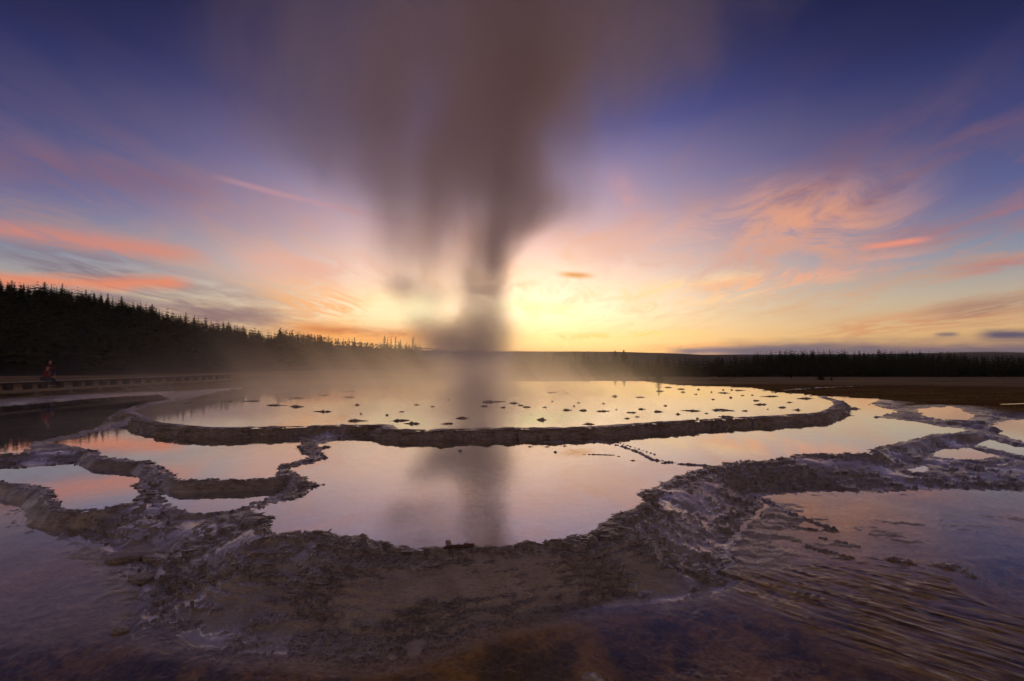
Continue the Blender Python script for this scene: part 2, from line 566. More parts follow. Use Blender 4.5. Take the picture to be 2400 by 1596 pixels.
# ------------------------------------------------------------------ pools, traced on the photograph and laid onto their own levels
LU, LM, LB = 0.50, 0.30, 0.16
POOLS = {
    'upper': (LU, [(300, 962), (345, 949), (420, 936), (500, 918), (600, 906), (800, 897), (1000, 893), (1207, 893), (1506, 893), (1557, 899), (1600, 903),
                   (1753, 908), (1820, 920), (1880, 924), (1925, 930), (1958, 939), (1962, 947), (1951, 956), (1922, 967), (1888, 969), (1733, 978), (1570, 987),
                   (1400, 998), (1317, 1002), (1209, 1002), (1117, 1004), (1005, 1007), (920, 1005), (912, 995), (802, 995), (700, 999), (631, 1000), (509, 1002),
                   (441, 998), (360, 989), (339, 976)]),
    'centre': (LM, [(900, 1000), (1300, 990), (1700, 960), (1930, 935), (1930, 928), (2065, 936), (2040, 945), (2068, 954), (2109, 964), (2060, 974), (2051, 977),
                    (2143, 986), (2211, 999), (2278, 1007), (2245, 1013), (2190, 1016), (2109, 1035), (2050, 1049), (2041, 1060), (1956, 1062), (1871, 1064),
                    (1820, 1077), (1736, 1080), (1663, 1092), (1582, 1117), (1527, 1145), (1493, 1158), (1506, 1179), (1485, 1192), (1425, 1217), (1400, 1240),
                    (1345, 1262), (1243, 1268), (1158, 1282), (1107, 1279), (1005, 1282), (937, 1277), (859, 1266), (853, 1256), (798, 1256), (768, 1246), (712, 1247),
                    (645, 1250), (632, 1240), (640, 1212), (612, 1208), (600, 1195), (640, 1182), (700, 1165), (756, 1135), (715, 1128), (695, 1105), (672, 1098),
                    (705, 1089), (765, 1073), (756, 1050), (740, 1042), (765, 1036)]),
    'left_mid': (LM, [(275, 1003), (420, 1005), (700, 1010), (705, 1036), (700, 1050), (708, 1060), (728, 1068), (710, 1080), (690, 1085), (652, 1090), (645, 1100),
                      (650, 1117), (560, 1121), (441, 1124), (420, 1118), (387, 1100), (356, 1081), (300, 1075), (251, 1073), (227, 1057), (170, 1044), (105, 1037),
                      (180, 1024), (230, 1010)]),
    'left_far': (LM, [(-250, 1068), (0, 1063), (60, 1058), (72, 1046), (78, 1035), (170, 1018), (225, 1001), (260, 985), (262, 974), (300, 955), (345, 943), (400, 934),
                      (373, 924), (250, 930), (170, 937), (0, 952), (-250, 966)]),
    'left_low': (LB, [(-250, 1098), (0, 1093), (44, 1097), (163, 1085), (224, 1095), (271, 1102), (322, 1104), (336, 1117), (316, 1137), (329, 1154), (302, 1178),
                      (237, 1190), (170, 1195), (136, 1188), (142, 1171), (119, 1151), (81, 1137), (44, 1131), (0, 1126), (-250, 1118)]),
    'mid_low': (LB, [(366, 1147), (400, 1142), (407, 1150), (519, 1153), (662, 1145), (645, 1161), (584, 1182), (560, 1192), (492, 1202), (434, 1199), (407, 1185),
                     (380, 1165)]),
    'right_small': (0.12, [(2190, 1053), (2280, 1049), (2335, 1067), (2290, 1078), (2210, 1071), (2180, 1062)]),
    'right_glint': (0.08, [(2128, 1102), (2150, 1091), (2180, 1092), (2176, 1104), (2140, 1107)]),
    'right_far': (0.28, [(2145, 957), (2230, 951), (2290, 973), (2272, 984), (2200, 980), (2160, 973)]),
    'right_edge': (0.20, [(2330, 990), (2400, 980), (2650, 990), (2650, 1045), (2400, 1036), (2335, 1014)]),
    'right_strip': (0.15, [(2255, 1030), (2300, 1026), (2420, 1052), (2440, 1075), (2320, 1050)]),
    'near': (0.0, [(-400, 1148), (0, 1144), (34, 1161), (88, 1182), (95, 1209), (129, 1232), (163, 1243), (165, 1262), (276, 1303), (305, 1354), (339, 1404), (300, 1470),
                   (263, 1485), (365, 1478), (466, 1522), (551, 1535), (679, 1535), (848, 1556), (970, 1545), (1071, 1512), (1139, 1481), (1282, 1447), (1360, 1437),
                   (1445, 1423), (1600, 1406), (1705, 1385), (1740, 1362), (1680, 1340), (1726, 1327), (1709, 1289), (1760, 1226), (1785, 1204), (1805, 1180),
                   (1790, 1166), (1840, 1160), (1900, 1157), (2000, 1155), (2080, 1158), (2150, 1152), (2250, 1150), (2400, 1155), (2800, 1150), (3300, 1400),
                   (3300, 2000), (-900, 2000), (-900, 1400)]),
}
PUDDLES = [[(770, 1410), (800, 1392), (850, 1380), (900, 1384), (960, 1374), (1060, 1384), (1085, 1398), (1000, 1404), (960, 1418), (920, 1424), (870, 1440), (810, 1442)],
           [(1470, 1352), (1500, 1343), (1560, 1340), (1600, 1350), (1590, 1362), (1540, 1360), (1500, 1366)], [(1400, 1384), (1440, 1376), (1490, 1374), (1505, 1384), (1440, 1396)],
           [(1540, 1196), (1580, 1180), (1640, 1170), (1690, 1178), (1720, 1196), (1640, 1200), (1600, 1216), (1560, 1222)], [(430, 1388), (470, 1368), (540, 1362), (620, 1370), (612, 1398), (560, 1396), (520, 1404), (460, 1408)],
           [(250, 1232), (300, 1218), (370, 1224), (390, 1236), (310, 1242)], [(450, 1250), (500, 1244), (545, 1256), (500, 1268), (440, 1262)], [(640, 1440), (720, 1432), (740, 1446), (660, 1456)],
           [(400, 1450), (470, 1440), (540, 1452), (520, 1490), (430, 1484)], [(1150, 1350), (1230, 1345), (1260, 1356), (1180, 1362)], [(1560, 1268), (1620, 1262), (1660, 1274), (1600, 1286)]]
PW = {k: (z, np.array([on_plane(x, y, z) for x, y in pts])) for k, (z, pts) in POOLS.items()}
# thin crusts that run through the water
RIDGES = [  # level, half width, height, polyline
    (LM, 0.10, 0.035, [(1278, 1034), (1400, 1033), (1455, 1044), (1500, 1060), (1530, 1077), (1600, 1087), (1663, 1091)]),
    (LM, 0.05, 0.02, [(1335, 1062), (1440, 1066), (1480, 1078), (1560, 1085)]),
    (LM, 0.07, 0.02, [(1190, 1043), (1260, 1047), (1330, 1044)]),
    (LM, 0.07, 0.025, [(1410, 1030), (1450, 1036), (1540, 1066)]),
    (0.0, 0.07, 0.05, [(1775, 1163), (1850, 1202), (1905, 1222), (1960, 1242)]),
    (0.0, 0.10, 0.03, [(1840, 1230), (1900, 1240), (1955, 1244)]),
    (0.0, 0.09, 0.03, [(1930, 1262), (2010, 1280)]),
    (0.0, 0.11, 0.03, [(1890, 1280), (1990, 1305)]),
    (LM, 0.12, 0.03, [(2051, 977), (2110, 975), (2140, 980)]),
    (LM, 0.10, 0.025, [(2143, 974), (2240, 987), (2330, 1000)]),
    (LM, 0.06, 0.02, [(2060, 958), (2105, 962)]),
]
RW = [(z, w, h, np.array([on_plane(x, y, z) for x, y in pts])) for z, w, h, pts in RIDGES]
STREAK_POLY = np.array([on_plane(x, y, 0) for x, y in [(1700, 1350), (1950, 1290), (2100, 1300), (2260, 1320), (2350, 1420), (2700, 1500), (2900, 1800), (2400, 1720),
                                                       (2100, 1600), (1900, 1500), (1760, 1440)]])
MATS_POLY = np.array([on_plane(x, y, 0) for x, y in [(-700, 1510), (0, 1500), (250, 1500), (380, 1512), (520, 1560), (700, 1565), (848, 1575), (970, 1560), (1071, 1528), (1139, 1497),
                                                     (1282, 1463), (1445, 1437), (1600, 1420), (1756, 1382), (1900, 1345), (2050, 1310), (2260, 1300), (2420, 1290), (2900, 1300),
                                                     (3300, 2000), (-900, 2000)]])


def seg_dist(px, py, poly, closed=True):
    """unsigned distance to the outline and inside test"""
    n = len(poly)
    d2 = np.full(px.shape, 1e12, np.float32)
    ins = np.zeros(px.shape, bool)
    for i in range(n if closed else n - 1):
        ax, ay = poly[i]
        bx, by = poly[(i + 1) % n]
        ex, ey = bx - ax, by - ay
        t = np.clip(((px - ax) * ex + (py - ay) * ey) / (ex * ex + ey * ey + 1e-12), 0, 1)
        ddx, ddy = px - ax - t * ex, py - ay - t * ey
        np.minimum(d2, ddx * ddx + ddy * ddy, out=d2)
        if closed:
            c = (ay > py) != (by > py)
            xc = ax + (py - ay) * (ex / (ey if abs(ey) > 1e-12 else 1e-12))
            ins ^= c & (px < xc)
    return np.sqrt(d2), ins


def sdist(px, py, poly):
    d, i = seg_dist(px, py, poly)
    return np.where(i, -d, d)


def meadow_z(x, y):
    z = 0.25 - 0.019 * np.maximum(np.minimum(y, 600) - 25, -5)
    left = sstep(-8, -20, x)
    zl = 0.36 - 0.002 * np.maximum(y - 25, 0)
    return z * (1 - left) + zl * left


# ------------------------------------------------------------------ near terrain on a grid that is finer close by
NR, NA = 601, 1401
tt = np.linspace(0, 1, NR)
k = 0.62
ra, rb = 2.3 ** -k, 80.0 ** -k
rad = (ra + (rb - ra) * tt) ** (-1 / k)
ang = np.linspace(R(-56), R(56), NA)
GX = (rad[:, None] * np.sin(ang)[None]).astype(np.float32)
GY = (rad[:, None] * np.cos(ang)[None]).astype(np.float32)
HX, HY = GX[::2, ::2], GY[::2, ::2]


def up2(a):
    o = np.empty((a.shape[0] * 2 - 1, a.shape[1] * 2 - 1), np.float32)
    o[::2, ::2] = a
    o[1::2, ::2] = (a[:-1] + a[1:]) / 2
    o[:, 1::2] = (o[:, :-1:2] + o[:, 2::2]) / 2
    return o


SD = {n: up2(sdist(HX, HY, p)) for n, (z, p) in PW.items()}
STR = up2(sdist(HX, HY, STREAK_POLY))
MTS = up2(sdist(HX, HY, MATS_POLY))
RD = [up2(seg_dist(HX, HY, p, False)[0]) for z, w, h, p in RW]

e1 = fbm(GX * 1.7, GY * 1.7, 3, 1)
e2 = fbm(GX * 6.5, GY * 6.5, 3, 5)
e3 = perlin(GX * 24, GY * 24, 9)
e4 = perlin(GX * 52, GY * 52, 12)
dist_amp = np.clip(GY / 12.0, 0.45, 1.6)
enoise = (0.10 * e1 + 0.10 * e2 + 0.014 * e3) * dist_amp
SDN = {n: SD[n] + enoise for n in SD}

num = np.zeros_like(GX)
den = np.zeros_like(GX)
inside = np.zeros(GX.shape, bool)
dmin = np.full(GX.shape, 1e6, np.float32)
for n in SDN:
    d = SDN[n]
    w = 1.0 / np.maximum(d, 0.03) ** 2
    num += w * PW[n][0]
    den += w
    inside |= d < 0
    np.minimum(dmin, d, out=dmin)
LV = num / den                                          # levels between the pools
# layered crust: little ledges that follow the contours
q = LV + 0.05 * e1 + 0.035 * e2
hstep = 0.042
fr_ = q / hstep
fl = np.floor(fr_)
fc = fr_ - fl
led = (fl + sstep(0.84, 1.0, fc) * 0.85 + 0.15 * fc) * hstep
q2 = LV + 0.04 * e2 + 0.02 * e3
h2 = 0.013
fr2 = q2 / h2
led2 = (np.floor(fr2) + sstep(0.6, 1.0, fr2 - np.floor(fr2))) * h2 - q2
crust = led + 0.8 * led2 + 0.010 * e3 + 0.006 * e4 - 0.01
rim = 0.0
for n, hgt, wid in (('upper', 0.05, 0.25), ('centre', 0.055, 0.24), ('left_mid', 0.05, 0.16), ('left_far', 0.045, 0.2), ('left_low', 0.035, 0.13), ('mid_low', 0.0, 0.2), ('near', 0.012, 0.2)):
    rim = rim + hgt * np.exp(-np.maximum(SDN[n], 0) / wid) * (0.65 + 0.9 * np.maximum(e2 + 0.25, 0))
crust = crust + rim
# puddles: a film of water stands in the hollows of the crust
film_z = LV + 0.045 * fbm(GX * 0.8, GY * 1.1, 2, 21) - 0.030 + 0.35 * led2
film_ok = (dmin > 0.02) & (GY < 16)
film = np.where(film_ok, sstep(-0.004, 0.010, film_z - crust), 0.0)
Z = np.where(film_ok, np.maximum(crust, film_z), crust)
edge_ = sstep(0.0, 0.09, dmin)                          # thin lips towards the water
Z = LV - 0.008 + (Z - LV + 0.008) * (0.25 + 0.75 * edge_)
for pp in PUDDLES:
    pd = up2(sdist(HX, HY, np.array([on_plane(x, y, 0.10) for x, y in pp]))) + 0.9 * enoise
    pm_ = sstep(0.05, -0.04, pd) * (dmin > 0.03)
    Z = Z * (1 - pm_) + np.minimum(Z, LV - 0.012) * pm_
    film = np.maximum(film, pm_)
# broken crust right of the centre pool: lower and wetter
# floors of the pools
pale = np.zeros_like(GX)
for n in SDN:
    d = SDN[n]
    lvl = PW[n][0]
    dep = {'upper': 0.12, 'centre': 0.10, 'near': 0.07}.get(n, 0.06)
    fl_z = lvl - 0.004 - dep * sstep(0.0, 0.7, -d) + 0.012 * e2 * sstep(0.0, 0.3, -d)
    if n == 'near':
        # pale shallow shelf, low crust lumps just under and above the surface
        fl_z = lvl - 0.006 - 0.03 * sstep(0.0, 0.8, -d) - 0.06 * sstep(0.0, -0.6, MTS) + 0.016 * e2 + 0.006 * e3
        fl_z = fl_z + 0.03 * sstep(0.1, -0.35, STR) * (0.7 + 0.6 * e1)
        # crust breaking the surface in the shallow run-off at the right, and a shelf at the left
        shal = sstep(1.2, 2.0, GX) * sstep(0.0, 0.5, MTS) * sstep(9.0, 7.0, GY) + 0.3 * sstep(-1.2, -1.7, GX) * sstep(0.0, 0.3, MTS) * sstep(1.6, 0.4, -d)
        cr_ = fbm(GX * 1.5 + 0.6 * GY, GY * 2.6, 4, 91)
        fl_z = fl_z + shal * (0.027 + 0.055 * np.maximum(cr_ - 0.05, -0.2))
    m_ = d < 0
    Z = np.where(m_, fl_z, Z)
    pale = np.where(m_, sstep(0.0, 0.15, -d), pale)
    film = np.where(m_, 0.0, film)
for (z, w, h, p), d in zip(RW, RD):
    hh = z + h * (1.0 + 1.2 * e2) - (h + 0.05) * np.maximum(d + 0.35 * w * (e2 * 2 + e3) , 0) / w * 0.8
    up = hh > Z
    Z = np.where(up, hh, Z)
    pale = np.where(up & (hh > z), 0.0, pale)
# lumps of sinter in the run-off at the right
lumps = np.zeros_like(GX)
for (px, py, r_, h_) in [(2112, 1306, 0.17, 0.06), (2250, 1322, 0.30, 0.065), (2290, 1345, 0.20, 0.07), (2200, 1330, 0.32, 0.05), (2150, 1345, 0.34, 0.035), (2300, 1365, 0.2, 0.045), (2050, 1300, 0.3, 0.025)]:
    cx, cyy = on_plane(px, py, 0.03)
    dd = np.hypot(GX - cx, GY - cyy) / r_ + 0.35 * e2 + 0.2 * e3
    bump_ = h_ * np.clip(1.25 - dd, 0, 1) ** 0.8 * np.clip(0.85 + 0.7 * e2 + 0.25 * e3 + 0.1 * e4, 0.3, 1.6)
    bump_ = np.floor(bump_ / 0.016) * 0.011 + bump_ * 0.31
    Z = Z + bump_
    pale = pale * (1 - sstep(0.02, 0.06, bump_))
    lumps = np.maximum(lumps, sstep(0.015, 0.045, bump_))
# the outer slope of the great terrace, down into the middle pools
dU = SDN['upper']
wall = LM - 0.14 + (LU - 0.03 - (LM - 0.14)) * sstep(0.52, 0.22, dU)
front = sstep(30, 24, GY)
Z = np.where((dU > 0) & (dU < 0.9), np.maximum(Z, wall * front + (1 - front) * (LM - 0.1)), Z)
pale = np.where((dU > 0) & (dU < 0.5), 0.0, pale)
# every pool has a low lip all round it that its water ends against
drr = np.gradient(rad)[:, None] * np.ones_like(GX)
for n in SDN:
    if n in ('near', 'upper'):
        continue
    lv_, d = PW[n][0], SDN[n]
    wid_ = np.maximum(0.05 + 1.3 * drr + 0.07 * e2, 0.02)
    lip = lv_ + 0.003 + 0.028 * np.maximum(e2 + 0.1, 0) + 0.010 * e3 + 0.012 * e1 - 0.75 * np.maximum(d - wid_, 0)
    band = (d > 0) & (d < 0.45) & (dU > 0.3)
    for m2 in SDN:
        if m2 != n and PW[m2][0] >= lv_:
            band &= SDN[m2] > 0.0
    Z = np.where(band, np.maximum(Z, lip), Z)
    film = np.where(band & (d < wid_), film * 0.3, film)
# dry land behind
far = sstep(14.5, 19, GY + 0.12 * np.abs(GX)) * sstep(0.25, 1.6, dmin)
Z = Z * (1 - far) + (meadow_z(GX, GY) + 0.03 * e1 + 0.02 * e2) * far
film = film * (1 - far)
grass = far * sstep(0.45, 1.5, dmin + 0.6 * e1)
leftbank = sstep(-12, -18, GX) * (GY > 18)
grass = grass * (1 - leftbank) + leftbank * far * sstep(3.2, 4.2, dmin + 1.0 * e1)
mats = (SDN['near'] < 0) * sstep(0.06, -0.10, MTS + 0.10 * e1 + 0.08 * e2)
streak = (SDN['near'] < 0) * sstep(0.12, -0.25, STR + 0.25 * e1 + 0.1 * e2)
streak = streak * (1 - 0.8 * lumps)
mats = mats * (1 - lumps)
# flow ridges across the streaked run-off
sa = (GX - GY) * 0.7071
sb = (GX + GY) * 0.7071
rid = fbm(sa * 1.6, sb * 13, 3, 31)
Z = Z + (np.maximum(Z, 0.001 + 0.012 * e1) - Z) * streak * (Z < 0.01)
Z = Z + streak * (0.022 * rid + 0.010 * perlin(sa * 3, sb * 34, 37))

co = np.stack([GX, GY, Z], -1).reshape(-1, 3)
idx = np.arange(NR * NA).reshape(NR, NA)
quads = np.stack([idx[:-1, :-1], idx[:-1, 1:], idx[1:, 1:], idx[1:, :-1]], -1)
gmask = (grass[:-1, :-1] + grass[1:, 1:]) / 2 > 0.5


def sub_mesh(name, mask):
    qd = quads[mask]
    used = np.unique(qd)
    mp = np.full(NR * NA, -1, np.int32)
    mp[used] = np.arange(len(used))
    o = np_mesh(name, co[used], mp[qd], MAT_SINTER)
    for an, arr in (('film', film), ('mats', mats), ('grass', grass), ('pale', pale), ('streak', streak)):
        set_attr(o, an, arr.ravel()[used])
    return o


terrace = tag(sub_mesh('terrace_ground', ~gmask), 'grey layered sinter terrace with ragged ledges and puddles', kind='structure')
meadow_near = tag(sub_mesh('meadow_edge', gmask), 'brown grassy meadow edge behind the terraces', kind='structure')

# water sheets on the half grid
NH, MH = HX.shape
hid = np.arange(NH * MH).reshape(NH, MH)
hq = np.stack([hid[:-1, :-1], hid[:-1, 1:], hid[1:, 1:], hid[1:, :-1]], -1)
WLAB = {'upper': 'wide upper pool around the geyser reflecting the sunset', 'centre': 'large middle pool reflecting the plume', 'left_mid': 'middle pool left of the thin crust line',
        'left_far': 'dim pool along the left bank', 'left_low': 'pale lower pool at the left edge', 'mid_low': 'small blue lower pool under the left ledge',
        'right_small': 'small pale pool below the right rim', 'right_glint': 'tiny pool in the broken crust', 'right_far': 'orange pool beside the meadow',
        'right_edge': 'pool at the right edge of the picture', 'right_strip': 'narrow strip of water in the right crust', 'near': 'shallow dark water nearest to the viewer'}
for n, (lvl, p) in PW.items():
    s_ = SDN[n][::2, ::2]
    keep = (np.minimum(np.minimum(s_[:-1, :-1], s_[1:, 1:]), np.minimum(s_[1:, :-1], s_[:-1, 1:])) < (0.06 if n == 'near' else 0.10 if n == 'upper' else 0.035))
    if n in ('centre', 'left_mid'):
        su = SDN['upper'][::2, ::2]
        keep &= su[:-1, :-1] > 0.1
    qd = hq[keep]
    used = np.unique(qd)
    mp = np.full(NH * MH, -1, np.int32)
    mp[used] = np.arange(len(used))
    c3 = np.stack([HX.ravel()[used], HY.ravel()[used], np.full(len(used), lvl)], -1)
    o = np_mesh('pool_water', c3, mp[qd], MAT_WATER_NEAR if n == 'near' else MAT_WATER)
    tag(o, WLAB[n], kind='structure')

# terrain height lookup
def ground_z(x, y):
    r = math.hypot(x, y)
    a = math.atan2(x, y)
    i = int(np.clip(np.searchsorted(rad, r), 1, NR - 1))
    j = int(np.clip(np.searchsorted(ang, a), 1, NA - 1))
    return float(Z[i, j])


# ------------------------------------------------------------------ the rim of the upper terrace, swept along its edge
def densify(pts, step):
    out = []
    for a, b in zip(pts[:-1], pts[1:]):
        L = np.hypot(*(b - a))
        k_ = max(1, int(L / step))
        for i in range(k_):
            out.append(a + (b - a) * i / k_)
    out.append(pts[-1])
    return np.array(out)


up = PW['upper'][1]
order = list(range(14, len(up))) + list(range(0, 4))            # right shore, round the front, to the left shore
path = densify(up[order], 0.03)
for _ in range(30):                                            # soften the corners
    path[1:-1] = (path[:-2] + 2 * path[1:-1] + path[2:]) / 4
tan = np.gradient(path, axis=0)
tan /= np.linalg.norm(tan, axis=1)[:, None] + 1e-9
nrm = np.stack([-tan[:, 1], tan[:, 0]], -1)
cen = up.mean(0)
if ((path - cen) * nrm).sum() < 0:
    nrm = -nrm
s_len = np.concatenate([[0], np.cumsum(np.linalg.norm(np.diff(path, axis=0), axis=1))])
prof = [(-0.30, -0.10), (-0.20, -0.035), (-0.12, 0.004), (-0.04, 0.016), (0.06, 0.022), (0.14, 0.020), (0.21, 0.010), (0.255, -0.006), (0.235, -0.022), (0.28, -0.034), (0.30, -0.05),
        (0.275, -0.066), (0.32, -0.08), (0.345, -0.10), (0.325, -0.118), (0.37, -0.134), (0.40, -0.155), (0.385, -0.17), (0.44, -0.19), (0.52, -0.215), (0.62, -0.26), (0.72, -0.36)]
vt = []
base_w = fbm(path[:, 0] * 0.7, path[:, 1] * 0.7, 3, 41)
mid_w = fbm(path[:, 0] * 3.0, path[:, 1] * 3.0, 3, 44)
for i, (o_, z_) in enumerate(prof):
    n_a = fbm(s_len * 2.3, np.full_like(s_len, i * 0.45), 3, 51)
    n_b = fbm(s_len * 9.0, np.full_like(s_len, i * 0.9), 3, 55)
    off = o_ * (1.0 + 0.5 * base_w) + 0.16 * base_w + 0.15 * mid_w + 0.12 * n_a + 0.07 * n_b * (1 if 3 < i else 1.8)
    zz = LU + z_ + 0.026 * n_a + 0.018 * n_b + 0.045 * mid_w * (i < 9) + 0.02 * base_w * (i < 12)
    vt.append(np.stack([path[:, 0] + nrm[:, 0] * off, path[:, 1] + nrm[:, 1] * off, zz], -1))
vt = np.array(vt)
P_, S_ = vt.shape[:2]
ridx = np.arange(P_ * S_).reshape(P_, S_)
rq = np.stack([ridx[:-1, :-1], ridx[:-1, 1:], ridx[1:, 1:], ridx[1:, :-1]], -1).reshape(-1, 4)
rim_o = np_mesh('terrace_rim', vt.reshape(-1, 3), rq, MAT_SINTER)
zero = np.zeros(P_ * S_)
for an in ('film', 'mats', 'grass', 'pale', 'streak'):
    set_attr(rim_o, an, zero)
tag(rim_o, 'dark raised rim of layered sinter around the upper pool', kind='structure')

# ------------------------------------------------------------------ thin plates of crust on the ledges
def plate_mesh(name, seed, n=9, thick=0.09):
    rr = random.Random(seed)
    el = rr.uniform(0.45, 0.8)
    top, bot, mid = [], [], []
    for i in range(n):
        a = 2 * math.pi * i / n + rr.uniform(-0.2, 0.2)
        r_ = rr.uniform(0.55, 1.0)
        x, y = math.cos(a) * r_, math.sin(a) * r_ * el
        top.append((x * 0.93, y * 0.93, thick * rr.uniform(0.7, 1.2) + 0.05 * x))
        mid.append((x * rr.uniform(0.98, 1.08), y * rr.uniform(0.98, 1.08), thick * 0.45 + 0.05 * x))
        bot.append((x * 0.85, y * 0.85, -thick))
    v = top + mid + bot + [(0, 0, thick * 1.15)]
    f = []
    for i in range(n):
        j = (i + 1) % n
        f += [(3 * n, i, j), (i, n + i, n + j, j), (n + i, 2 * n + i, 2 * n + j, n + j)]
    return v, f


def mark(me_owner):
    nv = len(me_owner.data.vertices)
    for an in ('film', 'mats', 'grass', 'pale', 'streak'):
        set_attr(me_owner, an, np.zeros(nv))


PLATES = []
for s in range(8):
    v, f = plate_mesh('crust_plate', 100 + s, 9 + s % 4, 0.035 + 0.015 * (s % 4))
    PLATES.append((v, f))

# where bare crust shows: candidates with their weights
crusty = (dmin > 0.0) & (film < 0.4) & (far < 0.2) & (rad[:, None] < 15) & (rad[:, None] > 3.0) & (np.abs(ang)[None, :] < R(50))
rimness = np.exp(-np.maximum(np.minimum(SDN['centre'], np.minimum(SDN['left_mid'], SDN['left_low'])), 0) / 0.15)
wgt = crusty * (0.25 + 1.6 * rimness) * (0.3 + np.maximum(e1 + 0.3, 0)) * (0.4 + np.abs(e2))
cell = rad[:, None] * np.gradient(rad)[:, None]
prob = (wgt * np.sqrt(cell)).ravel().astype(np.float64)
prob /= prob.sum()
gxg, gyg = np.gradient(Z)


def place(n, seed):
    r_ = np.random.default_rng(seed)
    return r_.choice(NR * NA, n, p=prob, replace=False)


plate_meshes = []
for v, f in PLATES:
    me = bpy.data.meshes.new('crust_plate')
    me.from_pydata(v, [], f)
    me.update()
    me.materials.append(MAT_SINTER)
    plate_meshes.append(me)
big = place(150, 3)
tmp = None
for k_, i in enumerate(big):
    o = bpy.data.objects.new('crust_plate', plate_meshes[k_ % len(plate_meshes)])
    COL.objects.link(o)
    o.parent = terrace
    x, y, z = co[i]
    sz = random.uniform(0.04, 0.10) * (0.7 + 0.05 * y)
    o.location = (x, y, z + 0.001)
    o.rotation_euler = (random.uniform(-.08, .08), random.uniform(-.08, .08), random.choice((0, math.pi)) + random.gauss(0, 0.45))
    o.scale = (sz * random.uniform(1, 1.7), sz * .8, sz * random.uniform(0.6, 1.1))
small = place(2600, 4)
allv, allf = [], []
rr = random.Random(11)
for i in small:
    v, f = PLATES[rr.randrange(len(PLATES))]
    x, y, z = co[i]
    sz = rr.uniform(0.012, 0.04) * (0.6 + 0.06 * y)
    M = Matrix.Translation((x, y, z + 0.002)) @ Matrix.Rotation(rr.gauss(0, 0.5) + rr.choice((0, math.pi)), 4, 'Z') @ Matrix.Rotation(rr.uniform(-.15, .15), 4, 'X') @ Matrix.Rotation(rr.uniform(-.15, .15), 4, 'Y') @ Matrix.Diagonal((sz * rr.uniform(1, 2), sz * .8, sz * rr.uniform(.6, 1.3), 1))
    b = len(allv)
    allv += [tuple(M @ Vector(p)) for p in v]
    allf += [tuple(b + q_ for q_ in ff) for ff in f]
fl_o = mesh_obj('crust_flakes', allv, allf, MAT_SINTER, terrace)
fl_o['kind'] = 'stuff'

# ------------------------------------------------------------------ meadow, hill, plateau
def earth_material(name, stops, scale, stretch=(1, 1, 1), rough=0.9):
    m, t, out = new_mat(name)
    geo = t.n.new('ShaderNodeNewGeometry')
    p = t.n.new('ShaderNodeBsdfPrincipled')
    n = t.noise(t.vm('MULTIPLY', geo.outputs['Position'], stretch), scale, 7, 0.68)
    t.put(p.inputs['Base Color'], t.ramp(n, stops))
    p.inputs['Roughness'].default_value = rough
    p.inputs['Specular IOR Level'].default_value = 0.1
    t.l.new(p.outputs[0], out.inputs['Surface'])
    return m


MAT_MEADOW = earth_material('meadow_grass', [(0.32, (0.10, 0.06, 0.03, 1)), (0.5, (0.21, 0.13, 0.055, 1)), (0.68, (0.34, 0.23, 0.10, 1))], 0.12, (0.3, 1.2, 1))
MAT_HILL = earth_material('hill_soil', [(0.35, (0.012, 0.012, 0.008, 1)), (0.62, (0.035, 0.03, 0.02, 1)), (0.8, (0.09, 0.08, 0.075, 1))], 0.05)
MAT_PLATEAU = earth_material('plateau_forest', [(0.3, (0.018, 0.02, 0.02, 1)), (0.7, (0.05, 0.05, 0.045, 1))], 0.004)

rs = np.concatenate([np.linspace(0, 70, 8), np.geomspace(78, 6600, 56)])
an_ = np.linspace(-math.pi, math.pi, 241)
MX = rs[:, None] * np.sin(an_)
MY = rs[:, None] * np.cos(an_)
MZ = meadow_z(MX, MY) - 0.45 * sstep(80, 66, rs)[:, None] - 0.02
MZ = np.where(MY < 0, -0.5, MZ) + 0.12 * fbm(MX * 0.03, MY * 0.03, 2, 61) * (rs[:, None] > 90)
mi = np.arange(MX.size).reshape(MX.shape)
mq = np.stack([mi[:-1, :-1], mi[:-1, 1:], mi[1:, 1:], mi[1:, :-1]], -1).reshape(-1, 4)
o = np_mesh('meadow', np.stack([MX, MY, MZ], -1).reshape(-1, 3), mq, MAT_MEADOW)
tag(o, 'wide brown meadow running to the horizon', kind='structure')

# wooded hill at the left: rows of (photo column, row of the bare ridge, depth of ridge, depth of foot)
HILL = np.array([(-1400, 640, 230, 60), (-500, 655, 245, 70), (0, 688, 255, 75), (150, 702, 262, 80), (300, 732, 270, 90), (450, 768, 280, 105), (600, 798, 295, 125),
                 (700, 818, 305, 145), (800, 836, 315, 170), (900, 846, 325, 200), (1000, 852, 330, 240), (1060, 858, 335, 290)], float)


def hill_at(px, Yd):
    yr = np.interp(px, HILL[:, 0], HILL[:, 1])
    Yr = np.interp(px, HILL[:, 0], HILL[:, 2])
    Y0 = np.interp(px, HILL[:, 0], HILL[:, 3])
    top = CAM_H + (HORIZON - yr) / F * Yr
    u = (px - 1200) / F
    base = meadow_z(u * Yd, Yd)
    t_ = np.clip((Yd - Y0) / (Yr - Y0), 0, 1)
    t_ = np.where(t_ < 1, t_ ** 1.35, 1)
    return base - 0.3 + (top - base) * t_ - 0.1 * np.maximum(Yd - Yr, 0)


